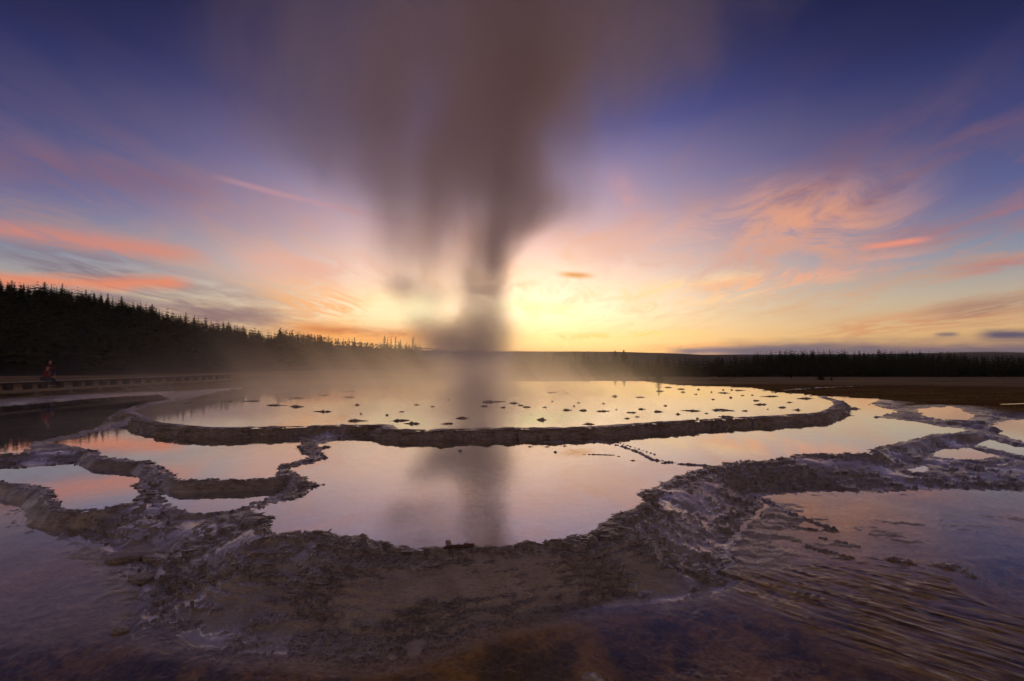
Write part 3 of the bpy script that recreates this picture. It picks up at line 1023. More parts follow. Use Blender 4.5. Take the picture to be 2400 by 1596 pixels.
hpx = np.linspace(-1400, 1060, 150)
hYd = np.linspace(55, 480, 90)
HPX, HYD = np.meshgrid(hpx, hYd)
hx = (HPX - 1200) / F * HYD
hz = hill_at(HPX, HYD) + 1.2 * fbm(hx * 0.03, HYD * 0.03, 3, 71) * sstep(90, 160, HYD)
hi_ = np.arange(hx.size).reshape(hx.shape)
hqd = np.stack([hi_[:-1, :-1], hi_[:-1, 1:], hi_[1:, 1:], hi_[1:, :-1]], -1).reshape(-1, 4)
o = np_mesh('hill', np.stack([hx, HYD, hz], -1).reshape(-1, 3), hqd, MAT_HILL)
tag(o, 'dark wooded hill sloping down from the left', kind='structure')

# low wooded rise on the right
RISE = np.array([(1180, 872), (1500, 872), (1700, 868), (1780, 852), (1850, 846), (2050, 848), (2200, 850), (2300, 858), (2450, 862), (3200, 860)], float)


def rise_at(px, Yd):
    yr = np.interp(px, RISE[:, 0], RISE[:, 1])
    top = CAM_H + (HORIZON - yr) / F * 330.0
    base = meadow_z((px - 1200) / F * Yd, Yd)
    t_ = sstep(225, 330, Yd)
    return base - 0.15 + np.maximum(top - base, 0) * t_


rpx = np.linspace(1180, 3200, 90)
rYd = np.linspace(190, 420, 30)
RPX, RYD = np.meshgrid(rpx, rYd)
rx = (RPX - 1200) / F * RYD
rz_ = rise_at(RPX, RYD)
ri_ = np.arange(rx.size).reshape(rx.shape)
rqd = np.stack([ri_[:-1, :-1], ri_[:-1, 1:], ri_[1:, 1:], ri_[1:, :-1]], -1).reshape(-1, 4)
o = np_mesh('wooded_rise', np.stack([rx, RYD, rz_], -1).reshape(-1, 3), rqd, MAT_HILL)
tag(o, 'low wooded rise beyond the right meadow', kind='structure')

# far plateau
PLAT = [(-2400, 800), (-400, 806), (600, 812), (1000, 820), (1200, 822), (1450, 823), (1530, 826), (1590, 827), (1640, 830), (1760, 830), (2000, 829), (2150, 827), (2250, 824), (2330, 823), (2400, 825), (3000, 818), (5200, 815)]
plx = np.linspace(-2600, 5000, 300)
ply = np.interp(plx, [p[0] for p in PLAT], [p[1] for p in PLAT])
PD = 4200.0
pv = []
for dY, kz in ((-900, 0.0), (-500, 0.35), (-200, 0.8), (0, 1.0), (500, 1.02), (1500, 0.9)):
    Yd = PD + dY
    ztop = CAM_H + (HORIZON - ply) / F * PD + 2.5 * fbm(plx * 0.01, plx * 0 + 3, 4, 81) + 0.9 * fbm(plx * 0.09, plx * 0 + 5, 2, 83)
    pv.append(np.stack([(plx - 1200) / F * PD * (Yd / PD), np.full_like(plx, Yd), -12 + (ztop + 12) * kz], -1))
pv = np.array(pv)
pi_ = np.arange(pv.shape[0] * pv.shape[1]).reshape(pv.shape[:2])
pq = np.stack([pi_[:-1, :-1], pi_[:-1, 1:], pi_[1:, 1:], pi_[1:, :-1]], -1).reshape(-1, 4)
o = np_mesh('plateau', pv.reshape(-1, 3), pq, MAT_PLATEAU)
tag(o, 'far flat topped plateau on the horizon', kind='structure')

# ------------------------------------------------------------------ conifers
MAT_NEEDLE = simple_mat('conifer_needles', (0.035, 0.042, 0.02), 0.9, 1.2, 0.5, 0.0, 0.1)
MAT_BARK = simple_mat('conifer_bark', (0.06, 0.045, 0.035), 0.9, 3.0, 0.4, 0.2, 0.1)


def conifer(seed, tiers=13, per=7, width=0.17, ragged=0.5):
    """unit-height crown of drooping branch sprays, and its trunk"""
    rr = random.Random(seed)
    v, f = [], []
    start = rr.uniform(0.10, 0.24)
    for t_ in range(tiers):
        fr = t_ / (tiers - 1)
        z = start + (1 - start) * fr * 0.985
        rad_ = width * (1 - fr) ** 0.75 * rr.uniform(0.75, 1.15) + 0.012
        a0 = rr.uniform(0, 6.28)
        for b in range(per):
            a = a0 + 6.283 * b / per + rr.uniform(-.3, .3)
            L = rad_ * rr.uniform(1 - ragged, 1.15)
            wd = L * rr.uniform(0.35, 0.6) + 0.006
            dr = rr.uniform(0.02, 0.055) * (1.2 - fr)
            c_, s_ = math.cos(a), math.sin(a)
            k0 = len(v)
            v += [(0.006 * c_, 0.006 * s_, z + 0.028), (c_ * L * .6 - s_ * wd, s_ * L * .6 + c_ * wd, z - dr * .6), (c_ * L, s_ * L, z - dr), (c_ * L * .6 + s_ * wd, s_ * L * .6 - c_ * wd, z - dr * .6), (c_ * L * .55, s_ * L * .55, z + 0.018 - dr * .2)]
            f += [(k0, k0 + 1, k0 + 4), (k0 + 1, k0 + 2, k0 + 4), (k0 + 2, k0 + 3, k0 + 4), (k0 + 3, k0, k0 + 4)]
    k0 = len(v)
    v += [(0.012, 0, .955), (-.006, .011, .955), (-.006, -.011, .955), (0, 0, 1.02)]
    f += [(k0, k0 + 1, k0 + 3), (k0 + 1, k0 + 2, k0 + 3), (k0 + 2, k0, k0 + 3)]
    tv, tf = [], []
    for z, r_ in ((-0.03, 0.016), (0.4, 0.011), (0.95, 0.003)):
        for i in range(5):
            tv.append((math.cos(i * 1.2566) * r_, math.sin(i * 1.2566) * r_, z))
    for k_ in range(2):
        for i in range(5):
            j = (i + 1) % 5
            tf.append((k_ * 5 + i, k_ * 5 + j, k_ * 5 + 5 + j, k_ * 5 + 5 + i))
    return v, f, tv, tf


def me_from(name, v, f, mat):
    me = bpy.data.meshes.new(name)
    me.from_pydata(v, [], f)
    me.update()
    me.materials.append(mat)
    return me


VAR = [conifer(200 + i, 12 + i % 4, 6 + i % 3, 0.13 + 0.02 * (i % 4), 0.55) for i in range(7)]
VAR_ME = [(me_from('crown', v, f, MAT_NEEDLE), me_from('trunk', tv, tf, MAT_BARK)) for v, f, tv, tf in VAR]
LOW = [conifer(300 + i, 6, 5, 0.15, 0.5) for i in range(4)]


def look(h, fat, lo, hi, slim, broad):
    a = 'tall ' if h > hi else 'short ' if h < lo else 'middling '
    return a + ('broad ' if fat > broad else 'slim ' if fat < slim else '')


def tree(loc, h, label, group, var=None, fat=1.0):
    cm, tm = VAR_ME[var if var is not None else random.randrange(len(VAR_ME))]
    r_ = empty('conifer_tree', loc, random.uniform(0, 6.28))
    r_.scale = (h * fat, h * fat, h)
    for nm, me in (('crown', cm), ('trunk', tm)):
        c_ = bpy.data.objects.new(nm, me)
        COL.objects.link(c_)
        c_.parent = r_
    tag(r_, label, 'tree', group)
    return r_


forest_v, forest_f = [], []


def forest_tree(x, y, z, h):
    v, f, _, _ = LOW[random.randrange(4)]
    a = random.uniform(0, 6.28)
    wf = random.uniform(1.3, 2.1)
    c_, s_ = math.cos(a) * h * wf, math.sin(a) * h * wf
    b = len(forest_v)
    forest_v.extend((x + p[0] * c_ - p[1] * s_, y + p[0] * s_ + p[1] * c_, z + p[2] * h) for p in v)
    forest_f.extend(tuple(b + q_ for q_ in ff) for ff in f)


G_HILL = 'conifers along the skyline of the left hill'
G_MID = 'conifers between the hill and the plume'
G_RIGHT = 'conifers along the edge of the right meadow'
# skyline of the hill
xs = -40.0
while xs < 705:
    px = xs + random.uniform(-3, 3)
    Yd = float(np.interp(px, HILL[:, 0], HILL[:, 2])) + random.uniform(-9, 4)
    z = float(hill_at(np.array([px]), np.array([Yd]))[0])
    h = random.choice((3.5, 4.5, 5.2, 6.0, 7.0, 8.0)) * random.uniform(.8, 1.15) * (1.0 if px < 550 else 0.85)
    fat = random.uniform(1.3, 2.8)
    place_ = next(w for lim, w in ((80, 'at the far left end of the hill skyline'), (170, 'on the hill skyline above the two people'), (240, 'on the high hill skyline right of the people'),
                                   (310, 'on the hill skyline where it begins to drop'), (380, 'on the upper slope of the hill skyline'), (450, 'halfway down the hill skyline'),
                                   (520, 'on the hill skyline above the far end of the boardwalk'), (610, 'on the lower hill skyline past the boardwalk'), (9999, 'on the lowest hill skyline by the orange glow')) if px < lim)
    tree(((px - 1200) / F * Yd, Yd, z - 0.4), h, look(h, fat, 4.6, 6.4, 1.8, 2.3) + 'dark conifer ' + place_, G_HILL, fat=fat)
    xs += random.uniform(5.0, 11.0)
xs = 705.0
while xs < 1045:
    px = xs + random.uniform(-3, 3)
    Yd = random.uniform(290, 325)
    z = float(hill_at(np.array([px]), np.array([Yd]))[0])
    tall = 16.0 if 900 < px < 985 else 12.0
    fat = random.uniform(1.0, 1.6)
    h = tall * random.uniform(.7, 1.1)
    place_ = next(w for lim, w in ((780, 'against the glow at the foot of the hill'), (850, 'against the glow between hill and plume'), (900, 'left of the tallest clump near the plume'),
                                   (985, 'in the tallest clump left of the plume'), (9999, 'half hidden in the steam left of the plume')) if px < lim)
    tree(((px - 1200) / F * Yd, Yd, z - 0.4), h, look(h, fat, 10.0, 12.5, 1.2, 1.4) + 'conifer ' + place_, G_MID, fat=fat)
    xs += random.uniform(5.0, 9.0)
# edge of the right meadow
xs = 1195.0
while xs < 2430:
    px = xs + random.uniform(-3, 3)
    hill_part = 1760 < px < 2230
    Yd = random.uniform(322, 335) if (hill_part and random.random() < 0.75) else random.uniform(212, 250)
    z = float(rise_at(np.array([px]), np.array([Yd]))[0])
    h = (7.2 if Yd > 300 else 8.0) * random.uniform(.6, 1.2)
    if 1210 < px < 1490:
        h *= 1.25
    fat = random.uniform(1.2, 2.6)
    where_ = 'on the low rise' if Yd > 300 else 'in the wood'
    place_ = next(w for lim, w in ((1300, 'in the mist right beside the plume'), (1400, 'in the thinning mist right of the plume'), (1500, 'left of the lone bushy conifer'), (1600, 'behind the lone bushy conifer'),
                                   (1680, where_ + ' above the thin stream'), (1760, where_ + ' left of the rise'), (1860, where_ + ' at the left end of the rise'), (1960, where_ + ' behind the low young conifer'),
                                   (2060, where_ + ' above the winding stream'), (2150, where_ + ' right of the winding stream'), (2230, where_ + ' at the right end of the rise'),
                                   (2320, where_ + ' below the dark cloud bank'), (9999, where_ + ' at the right edge')) if px < lim)
    tree(((px - 1200) / F * Yd, Yd, z - 0.3), h, look(h, fat, 5.4, 7.0, 1.7, 2.1) + 'dark conifer ' + place_, G_RIGHT, fat=fat)
    xs += random.uniform(7.5, 12.0)
# trees that stand out alone
def lone(px, pbase, ptop, label, fat=1.0, var=None):
    # depth from where the photo row meets the meadow
    s = (pbase - HORIZON) / F
    Yd = (CAM_H - 0.725) / (s - 0.019)
    z = CAM_H - s * Yd
    h = (pbase - ptop) / F * Yd
    return tree(((px - 1200) / F * Yd, Yd, z - 0.05), h, label, None, var, fat)


lone(1543, 899, 833, 'bushy dark conifer standing alone at the back edge of the upper pool', 1.5, 1)
lone(1515, 898, 862, 'small young conifer beside the lone bushy conifer', 1.5, 2)
lone(1922, 890, 862, 'low dark young conifer in the meadow below the rise', 2.2, 3)
lone(1947, 891, 880, 'tiny round shrub-like conifer in the meadow', 2.6, 5)
lone(1853, 886, 845, 'forked looking conifer standing in front of the wood', 1.6, 4)
lone(1685, 882, 831, 'tall conifer rising above its neighbours in the right wood', 1.1, 6)
# the mass of the wood on the slopes
for _ in range(520):
    px = random.uniform(-60, 720)
    Yd = float(np.interp(px, HILL[:, 0], HILL[:, 2])) + random.uniform(-16, -1)
    z = float(hill_at(np.array([px]), np.array([Yd]))[0])
    forest_tree((px - 1200) / F * Yd, Yd, z - 0.5, random.uniform(4.0, 7.0))
for n_ in range(3400):
    px = random.uniform(-350, 1045) if n_ < 2500 else random.uniform(640, 1050)
    Y0 = float(np.interp(px, HILL[:, 0], HILL[:, 3]))
    Yr = float(np.interp(px, HILL[:, 0], HILL[:, 2]))
    Yd = Y0 + (Yr - Y0) * (0.06 + 0.94 * random.random() ** 0.8)
    z = float(hill_at(np.array([px]), np.array([Yd]))[0])
    forest_tree((px - 1200) / F * Yd, Yd, z - 0.5, random.uniform(4.5, 9) if px < 650 else random.uniform(7, 11.5))
for _ in range(2600):
    px = random.uniform(1190, 2900)
    Yd = random.uniform(222, 335)
    z = float(rise_at(np.array([px]), np.array([Yd]))[0])
    forest_tree((px - 1200) / F * Yd, Yd, z - 0.3, random.uniform(5.5, 9))
o = np_mesh('forest', np.array(forest_v), np.array(forest_f), MAT_NEEDLE, smooth=False)
tag(o, 'dark mass of conifer wood on the slopes', kind='stuff')

# grass tufts along the meadow's near edge
MAT_GRASS = simple_mat('dry_grass', (0.30, 0.20, 0.085), 0.9, 0.5, 0.5, 0.0, 0.1)
gv, gf = [], []
gm = (grass > 0.6) & (rad[:, None] < 60)
cand = np.flatnonzero(gm.ravel())
pw = (cell * np.ones_like(GX)).ravel()[cand] / (GY.ravel()[cand] ** 1.3)
pick = RNG.choice(cand, 14000, p=pw / pw.sum())
for i in pick:
    x, y, z = co[i]
    x += random.uniform(-.2, .2)
    y += random.uniform(-.2, .2)
    for _ in range(4):
        a = random.uniform(0, 6.28)
        h = random.uniform(.03, .10)
        w = random.uniform(.004, .012)
        lx, ly = random.uniform(-.06, .06), random.uniform(-.06, .06)
        k0 = len(gv)
        gv += [(x + math.cos(a) * w, y + math.sin(a) * w, z - .01), (x - math.cos(a) * w, y - math.sin(a) * w, z - .01), (x + lx, y + ly, z + h)]
        gf.append((k0, k0 + 1, k0 + 2))
o = np_mesh('grass', np.array(gv), np.array(gf), MAT_GRASS, smooth=False)
tag(o, 'dry brown grass at the edge of the meadow', kind='stuff')

# streams glinting in the meadow
def stream(pts, widths, label):
    P = []
    for (px, py), w in zip(pts, widths):
        s = (py - HORIZON) / F
        Yd = (CAM_H - 0.725) / max(s - 0.019, 0.004)
        Yd = min(Yd, 190)
        if py > 945:
            Yd = 1200 * (CAM_H - 0.3) / (py - HORIZON)
        P.append((np.array(((px - 1200) / F * Yd, Yd)), w * Yd / F))
    v, f = [], []
    N_ = 8
    for (a, wa), (b, wb_) in zip(P[:-1], P[1:]):
        for i in range(N_ + 1):
            t_ = i / N_
            c_ = a + (b - a) * t_
            w = (wa + (wb_ - wa) * t_) * random.uniform(.6, 1.4)
            x, y = c_
            zz = float(meadow_z(np.array([x]), np.array([y]))[0]) + (0.02 if y > 80 else 0.08)
            k0 = len(v)
            v += [(x, y - w, zz), (x, y + w, zz)]
            if i:
                f.append((k0 - 2, k0, k0 + 1, k0 - 1))
    o = mesh_obj('stream', v, f, MAT_WATER)
    return tag(o, label, kind='structure')


stream([(1835, 915), (1880, 912), (1912, 909), (1960, 907), (2025, 904)], (9, 14, 16, 14, 6), 'bright stream winding through the meadow right of the upper pool')
stream([(1556, 890), (1620, 889), (1690, 888), (1725, 887)], (8, 14, 18, 8), 'thin stream glinting below the wood')
stream([(2120, 903), (2190, 901)], (6, 8), 'short stretch of stream in the right meadow')
stream([(2340, 949), (2420, 946), (2520, 948)], (5, 7, 4), 'pool of water at the right edge of the meadow')

# ------------------------------------------------------------------ crust islets in the pools
def islet(px, py, wpx, label, level=LU, hgt=0.05, depth=1.0, name='crust_islet'):
    x, y = on_plane(px, py, level)
    w = wpx / F * y / 2
    rr = random.Random(int(px * 31 + py))
    n, rings = 44, 5
    v, f = [], []
    am = [(k2, rr.uniform(-1, 1) / k2 ** 0.75, rr.uniform(0, 6.28)) for k2 in range(1, 12)]
    d_ = w * depth * rr.uniform(0.6, 1.3)
    rad_a = [0.72 * math.exp(0.55 * sum(c2 * math.sin(k2 * 6.2832 * i / n + p2) for k2, c2, p2 in am)) for i in range(n)]
    rad_a = [min(1.7, r2) for r2 in rad_a]
    hv = [max(0.15, 0.75 + 0.9 * sum(c2 * math.sin(k2 * 6.2832 * i / n + p2 * 1.7) for k2, c2, p2 in am[1:7])) for i in range(n)]
    for k_ in range(rings):
        fr = 1 - k_ / rings
        for i in range(n):
            a = 6.2832 * i / n
            rg = rad_a[i]
            zz = (-0.05, 0.45, 0.62, 0.95, 1.0)[k_] * hgt * hv[i] * rr.uniform(.7, 1.3) if k_ else -0.06
            sc = (1.0, 0.96, 0.72, 0.6, 0.3)[k_]
            v.append((math.cos(a) * w * rg * sc, math.sin(a) * d_ * rg * sc, zz))
    for k_ in range(rings - 1):
        for i in range(n):
            j = (i + 1) % n
            f.append((k_ * n + i, k_ * n + j, k_ * n + n + j, k_ * n + n + i))
    f.append(tuple(range((rings - 1) * n, rings * n)))
    o = mesh_obj(name, v, f, MAT_SINTER)
    o.location = (x, y, level)
    o.rotation_euler = (0, 0, rr.uniform(-.35, .35))
    tag(o, label, 'rock', 'crust islets in the pools')
    return o


IS = [
    (763, 964, 37, 'hooked dark islet left of the plume in the upper pool'), (846, 969, 17, None), (907, 972, 24, None), (942, 964, 20, None),
    (831, 985, 58, 'broad low islet close behind the left part of the front rim'), (934, 985, 44, 'islet touching the front rim left of the plume reflection'),
    (968, 992, 47, 'long tapering islet at the notch of the front rim'), (1015, 952, 12, None), (1051, 992, 32, 'islet beside the rim in the plume reflection'),
    (1083, 979, 27, 'flat oval islet in the middle of the plume reflection'), (1270, 983, 37, 'slanting islet next to the brightest yellow reflection'),
    (1222, 949, 44, None), (1278, 954, 31, None), (1326, 960, 44, None), (1295, 940, 15, None), (1356, 943, 10, None), (1370, 961, 31, None), (1409, 963, 41, None),
    (1445, 959, 17, None), (1382, 993, 34, 'flat islet close to the rim right of the yellow reflection'), (1326, 920, 17, 'small rounded dark rock in the mist right of the plume'),
    (1295, 919, 27, 'misty low rock beside the foot of the plume'), (1151, 941, 51, None), (1205, 944, 34, None), (1134, 951, 27, None), (836, 948, 30, None), (1053, 935, 20, None),
    (641, 949, 51, 'long low islet far left in the upper pool'), (694, 952, 30, 'short islet next to the long low islet at the left'), (594, 939, 54, 'faint wide islet in the mist at the left'),
    (434, 943, 27, None), (540, 940, 30, None), (1625, 962, 37, None), (1685, 960, 48, None), (1787, 947, 34, None), (1810, 928, 54, 'large broken islet near the right shore'), (1834, 954, 37, None),
    (1871, 960, 27, None), (1746, 962, 31, None), (1695, 920, 24, None), (1763, 925, 27, None), (1712, 931, 15, None), (1888, 933, 60, 'thick dark islet at the right end of the upper pool'),
    (1634, 980, 20, None), (1702, 976, 54, 'long islet hugging the right part of the front rim'), (1739, 926, 20, None), (1671, 935, 9, None), (1632, 923, 9, None), (1567, 907, 19, None),
    (1598, 911, 30, None), (1638, 912, 13, None), (1544, 916, 23, None), (1696, 913, 15, None), (1715, 913, 15, None), (1730, 914, 32, None), (1668, 918, 13, None), (1600, 918, 19, None),
    (1500, 958, 40, None), (1540, 964, 36, None), (1478, 966, 26, None), (1470, 980, 12, None), (1495, 976, 20, None), (1560, 950, 28, None), (1500, 930, 30, None), (1440, 928, 26, None), (1590, 970, 22, None),
    (1655, 968, 16, None), (1770, 938, 24, None), (1850, 942, 22, None), (1800, 958, 18, None), (820, 930, 40, 'faint wide islet in the mist left of the plume'), (814, 916, 50, None), (760, 925, 34, None), (700, 932, 30, None),
    (1235, 953, 22, None), (1180, 954, 14, None), (975, 948, 14, None), (1345, 951, 14, None), (1415, 945, 9, None)]
for px, py, w, lab in IS:
    if lab is None:
        sz_ = 'long ' if w > 33 else 'tiny ' if w < 18 else 'small '
        if px < 600:
            lab = 'tiny crust islet in the mist at the far left of the upper pool'
        elif px < 1000:
            lab = sz_ + ('dark crust islet left of the plume near the rim' if py > 960 else 'misty crust islet left of the plume in the upper pool')
        elif px < 1240:
            lab = sz_ + 'dark crust islet below the foot of the plume'
        elif px < 1520:
            lab = sz_ + ('dark crust islet right of the plume reflection' if px < 1400 else 'dark crust islet in the middle right of the upper pool')
        elif py < 930:
            lab = sz_ + ('thin crust islet before the far shore right of the lone conifer' if px < 1660 else 'thin crust islet near the far right shore of the upper pool')
        else:
            lab = sz_ + ('dark crust islet in the right half of the upper pool' if px < 1720 else 'dark crust islet near the right end of the upper pool')
    y_ = on_plane(px, py, LU)[1]
    w *= random.choice((.35, .5, .7, .9, 1.25)) if w < 45 and lab[:4] in ('tiny', 'smal', 'long') else random.uniform(.8, 1.2)
    islet(px, py, w, lab, LU, 0.010 + 0.0009 * y_ * random.uniform(.4, 1.4) + 0.0003 * w, random.choice((.18, .28, .4, .6)))
islet(2004, 957, 27, 'small islet in the channel right of the upper pool', LM, 0.05)
islet(1078, 1055, 12, 'tiny islet in the reflection of the plume in the middle pool', LM, 0.02)
islet(1302, 1059, 12, 'tiny islet left of the thin crust line in the middle pool', LM, 0.02)
islet(767, 1047, 18, 'tiny islet beside the left crust line under the front rim', LM, 0.03)
islet(2225, 990, 24, 'dark islet in the orange pool beside the meadow', 0.28, 0.05)

# ------------------------------------------------------------------ loose things on the terrace
def slab(px, py, wpx, dpx, z, h, label, rz=0.0, name='rock_slab', seed=0):
    x, y = on_plane(px, py, z)
    w = wpx / F * y / 2
    d_ = dpx / F * y / 2 / ((CAM_H - z) / y)
    rr = random.Random(seed)
    n = 26
    v, f = [], []
    outl = []
    for i in range(n):
        a = 6.2832 * i / n
        outl.append((1 + 0.14 * math.sin(2 * a + seed) + 0.12 * math.sin(3 * a + seed * 2) + rr.uniform(-.09, .09), a))
    levels = [(-.5, .92), (0.0, 1.0), (.25, .93), (.32, .99), (.6, .93), (.68, .96), (.9, .80), (1.0, .45)]
    for zz, sc in levels:
        for (rg, a) in outl:
            j = 1 + rr.uniform(-.05, .05)
            v.append((math.cos(a) * w * rg * sc * j, math.sin(a) * d_ * rg * sc * j, zz * h + rr.uniform(-.06, .06) * h + 0.25 * h * math.cos(a + 2.6) * sc * (zz > 0)))
    for k_ in range(len(levels) - 1):
        for i in range(n):
            j = (i + 1) % n
            f.append((k_ * n + i, k_ * n + j, k_ * n + n + j, k_ * n + n + i))
    f.append(tuple(range((len(levels) - 1) * n, len(levels) * n)))
    o = mesh_obj(name, v, f, MAT_SINTER)
    o.location = (x, y, z)
    o.rotation_euler = (0, 0, rz)
    return tag(o, label, 'rock')


slab(318, 1300, 92, 34, 0.0, 0.045, 'flat brown slab of crust lying in the shallow water at the left', 0.1, seed=1)
slab(372, 1308, 60, 16, 0.0, 0.035, 'narrow ragged slab beside the flat brown slab', -0.1, seed=2)
slab(330, 1357, 56, 18, 0.0, 0.04, 'small square slab below the flat brown slab', 0.0, seed=3)
slab(283, 1477, 38, 13, 0.0, 0.03, 'dark splinter of crust at the tip of the left crust', 0.5, seed=4)
slab(1390, 1606, 60, 26, 0.0, 0.07, 'dark rock cut off by the bottom edge of the picture', 0.0, name='rock', seed=5)
slab(1051, 1272, 13, 8, 0.33, 0.03, 'small pale stone on the front edge of the middle pool', 0.3, name='stone', seed=6)
slab(450, 1416, 8, 6, 0.06, 0.035, 'tiny upright dark stone on the left crust', 0.3, name='stone', seed=7)

MAT_WOOD = simple_mat('wet_driftwood', (0.10, 0.055, 0.038), 0.6, 14.0, 0.5, 0.5, 0.4, (1, 8, 8))
x0, y0 = on_plane(1040, 1281, 0.36)
x1, y1 = on_plane(1111, 1275, 0.37)
v, f = [], []
NS = 14
for i in range(NS):
    t_ = i / (NS - 1)
    r_ = 0.013 + 0.006 * t_
    for k_ in range(8):
        a = k_ * 0.7854
        v.append((x0 + (x1 - x0) * t_ , y0 + (y1 - y0) * t_ + math.cos(a) * r_ * random.uniform(.85, 1.15), 0.352 + 0.012 * t_ + math.sin(a) * r_ * random.uniform(.85, 1.15)))
for i in range(NS - 1):
    for k_ in range(8):
        j = (k_ + 1) % 8
        f.append((i * 8 + k_, i * 8 + j, i * 8 + 8 + j, i * 8 + 8 + k_))
f.append(tuple(range(8)))
f.append(tuple(range((NS - 1) * 8, NS * 8)))
tag(mesh_obj('driftwood_stick', v, f, MAT_WOOD), 'straight brown stick lying on the front edge of the middle pool', 'driftwood')

# ------------------------------------------------------------------ boardwalk with its bench rail
MAT_PLANK = simple_mat('weathered_plank', (0.23, 0.18, 0.13), 0.8, 6.0, 0.4, 0.3, 0.3, (1, 6, 6))
MAT_BEAM = simple_mat('weathered_beam', (0.30, 0.23, 0.14), 0.75, 3.0, 0.3, 0.3, 0.3, (6, 1, 6))
MAT_TOP = simple_mat('bench_top', (0.34, 0.28, 0.25), 0.6, 3.0, 0.3, 0.3, 0.4, (6, 1, 6))
MAT_DARKW = simple_mat('tarred_post', (0.035, 0.025, 0.02), 0.8, 6.0, 0.4, 0.3, 0.3)
MAT_CONC = simple_mat('concrete_footing', (0.34, 0.31, 0.28), 0.9, 10.0, 0.25, 0.3, 0.2)
BX, BY0, BY1 = -28.0, 18.0, 52.0
DECK = 0.72
bw = tag(empty('boardwalk', (BX, BY0, 0.0)), 'long weathered boardwalk with a low bench rail along the left bank', 'boardwalk')
BL = BY1 - BY0


def bpart(name, boxes, mat, parent=bw):
    v, f = [], []
    for c_, s_ in boxes:
        box(v, f, c_, s_)
    return mesh_obj(name, v, f, mat, parent)


pm = bpart('plank', [((-1.1, 0.07, DECK - 0.02), (2.2, 0.135, 0.045))], MAT_PLANK)
npl = int(BL / 0.15)
for i in range(1, npl):
    c_ = pm.copy()
    COL.objects.link(c_)
    c_.parent = bw
    c_.location = (random.uniform(-.012, .012), i * 0.15, random.uniform(-.003, .003))
bpart('edge_beam', [((0.03, BL / 2, DECK - 0.075), (0.06, BL, 0.16))], MAT_BEAM)
bpart('edge_beam', [((-2.23, BL / 2, DECK - 0.075), (0.06, BL, 0.16))], MAT_BEAM)
nseg = 8
for i in range(nseg):
    L = (BL - 0.8) / nseg
    bpart('bench_top', [((-0.12, i * L + L / 2, DECK + 0.43), (0.34, L - 0.02, 0.05))], MAT_TOP)
    bpart('bench_fascia', [((0.035, i * L + L / 2, DECK + 0.355), (0.04, L - 0.03, 0.10))], MAT_DARKW)
yb = 0.3
while yb < BL - 1:
    bpart('bench_block', [((-0.12, yb, DECK + 0.2), (0.26, 0.34, 0.40))], MAT_DARKW)
    yb += random.choice((0.95, 1.15, 1.3))
yb = 0.6
while yb < BL:
    bpart('support_post', [((-2.1, yb, 0.42), (0.12, 0.12, 0.46))], MAT_BEAM)
    s_ = bpart('support_post', [((-0.1, yb, 0.42), (0.12, 0.12, 0.46))], MAT_BEAM)
    bpart('footing', [((-0.1, yb, 0.31), (0.42, 0.42, 0.12))], MAT_CONC, s_)
    yb += 2.35
bpart('joist', [((-1.1, BL / 2, DECK - 0.12), (0.10, BL, 0.14))], MAT_DARKW)

# ------------------------------------------------------------------ people on the boardwalk
MAT_SKIN = simple_mat('skin', (0.42, 0.24, 0.17), 0.6, 12, 0.08, 0.0, 0.3)
MAT_RED = simple_mat('red_jacket', (0.20, 0.012, 0.02), 0.75, 18, 0.2, 0.2, 0.2)
MAT_MAROON = simple_mat('maroon_jacket', (0.07, 0.01, 0.012), 0.8, 18, 0.2, 0.2, 0.2)
MAT_JEAN = simple_mat('blue_jeans', (0.035, 0.05, 0.12), 0.85, 30, 0.25, 0.2, 0.2)
MAT_CAP = simple_mat('dark_cap', (0.02, 0.02, 0.035), 0.9, 20, 0.2, 0.2, 0.2)
MAT_SHOE = simple_mat('dark_shoe', (0.02, 0.017, 0.015), 0.7, 20, 0.2, 0.2, 0.2)


def skin_mesh(name, chains, mat, parent, sub=1):
    """chains: lists of (point, radius); shared points are merged"""
    pts, rads, edges, key = [], [], [], {}
    for ch in chains:
        prev = None
        for p, r_ in ch:
            kk = tuple(round(c, 4) for c in p)
            if kk not in key:
                key[kk] = len(pts)
                pts.append(p)
                rads.append(r_)
            i = key[kk]
            if prev is not None and prev != i:
                edges.append((prev, i))
            prev = i
    me = bpy.data.meshes.new(name)
    me.from_pydata(pts, edges, [])
    me.update()
    o = bpy.data.objects.new(name, me)
    COL.objects.link(o)
    md = o.modifiers.new('skin', 'SKIN')
    md.use_smooth_shade = True
    for i, r_ in enumerate(rads):
        me.skin_vertices[0].data[i].radius = (r_, r_) if not isinstance(r_, tuple) else r_
    me.skin_vertices[0].data[0].use_root = True
    ss = o.modifiers.new('sub', 'SUBSURF')
    ss.levels = ss.render_levels = sub
    dg = bpy.context.evaluated_depsgraph_get()
    me2 = bpy.data.meshes.new_from_object(o.evaluated_get(dg))
    o.modifiers.clear()
    o.data = me2
    me2.name = name
    bpy.data.meshes.remove(me)
    me2.materials.clear()
    me2.materials.append(mat)
    if parent:
        o.parent = parent
    return o


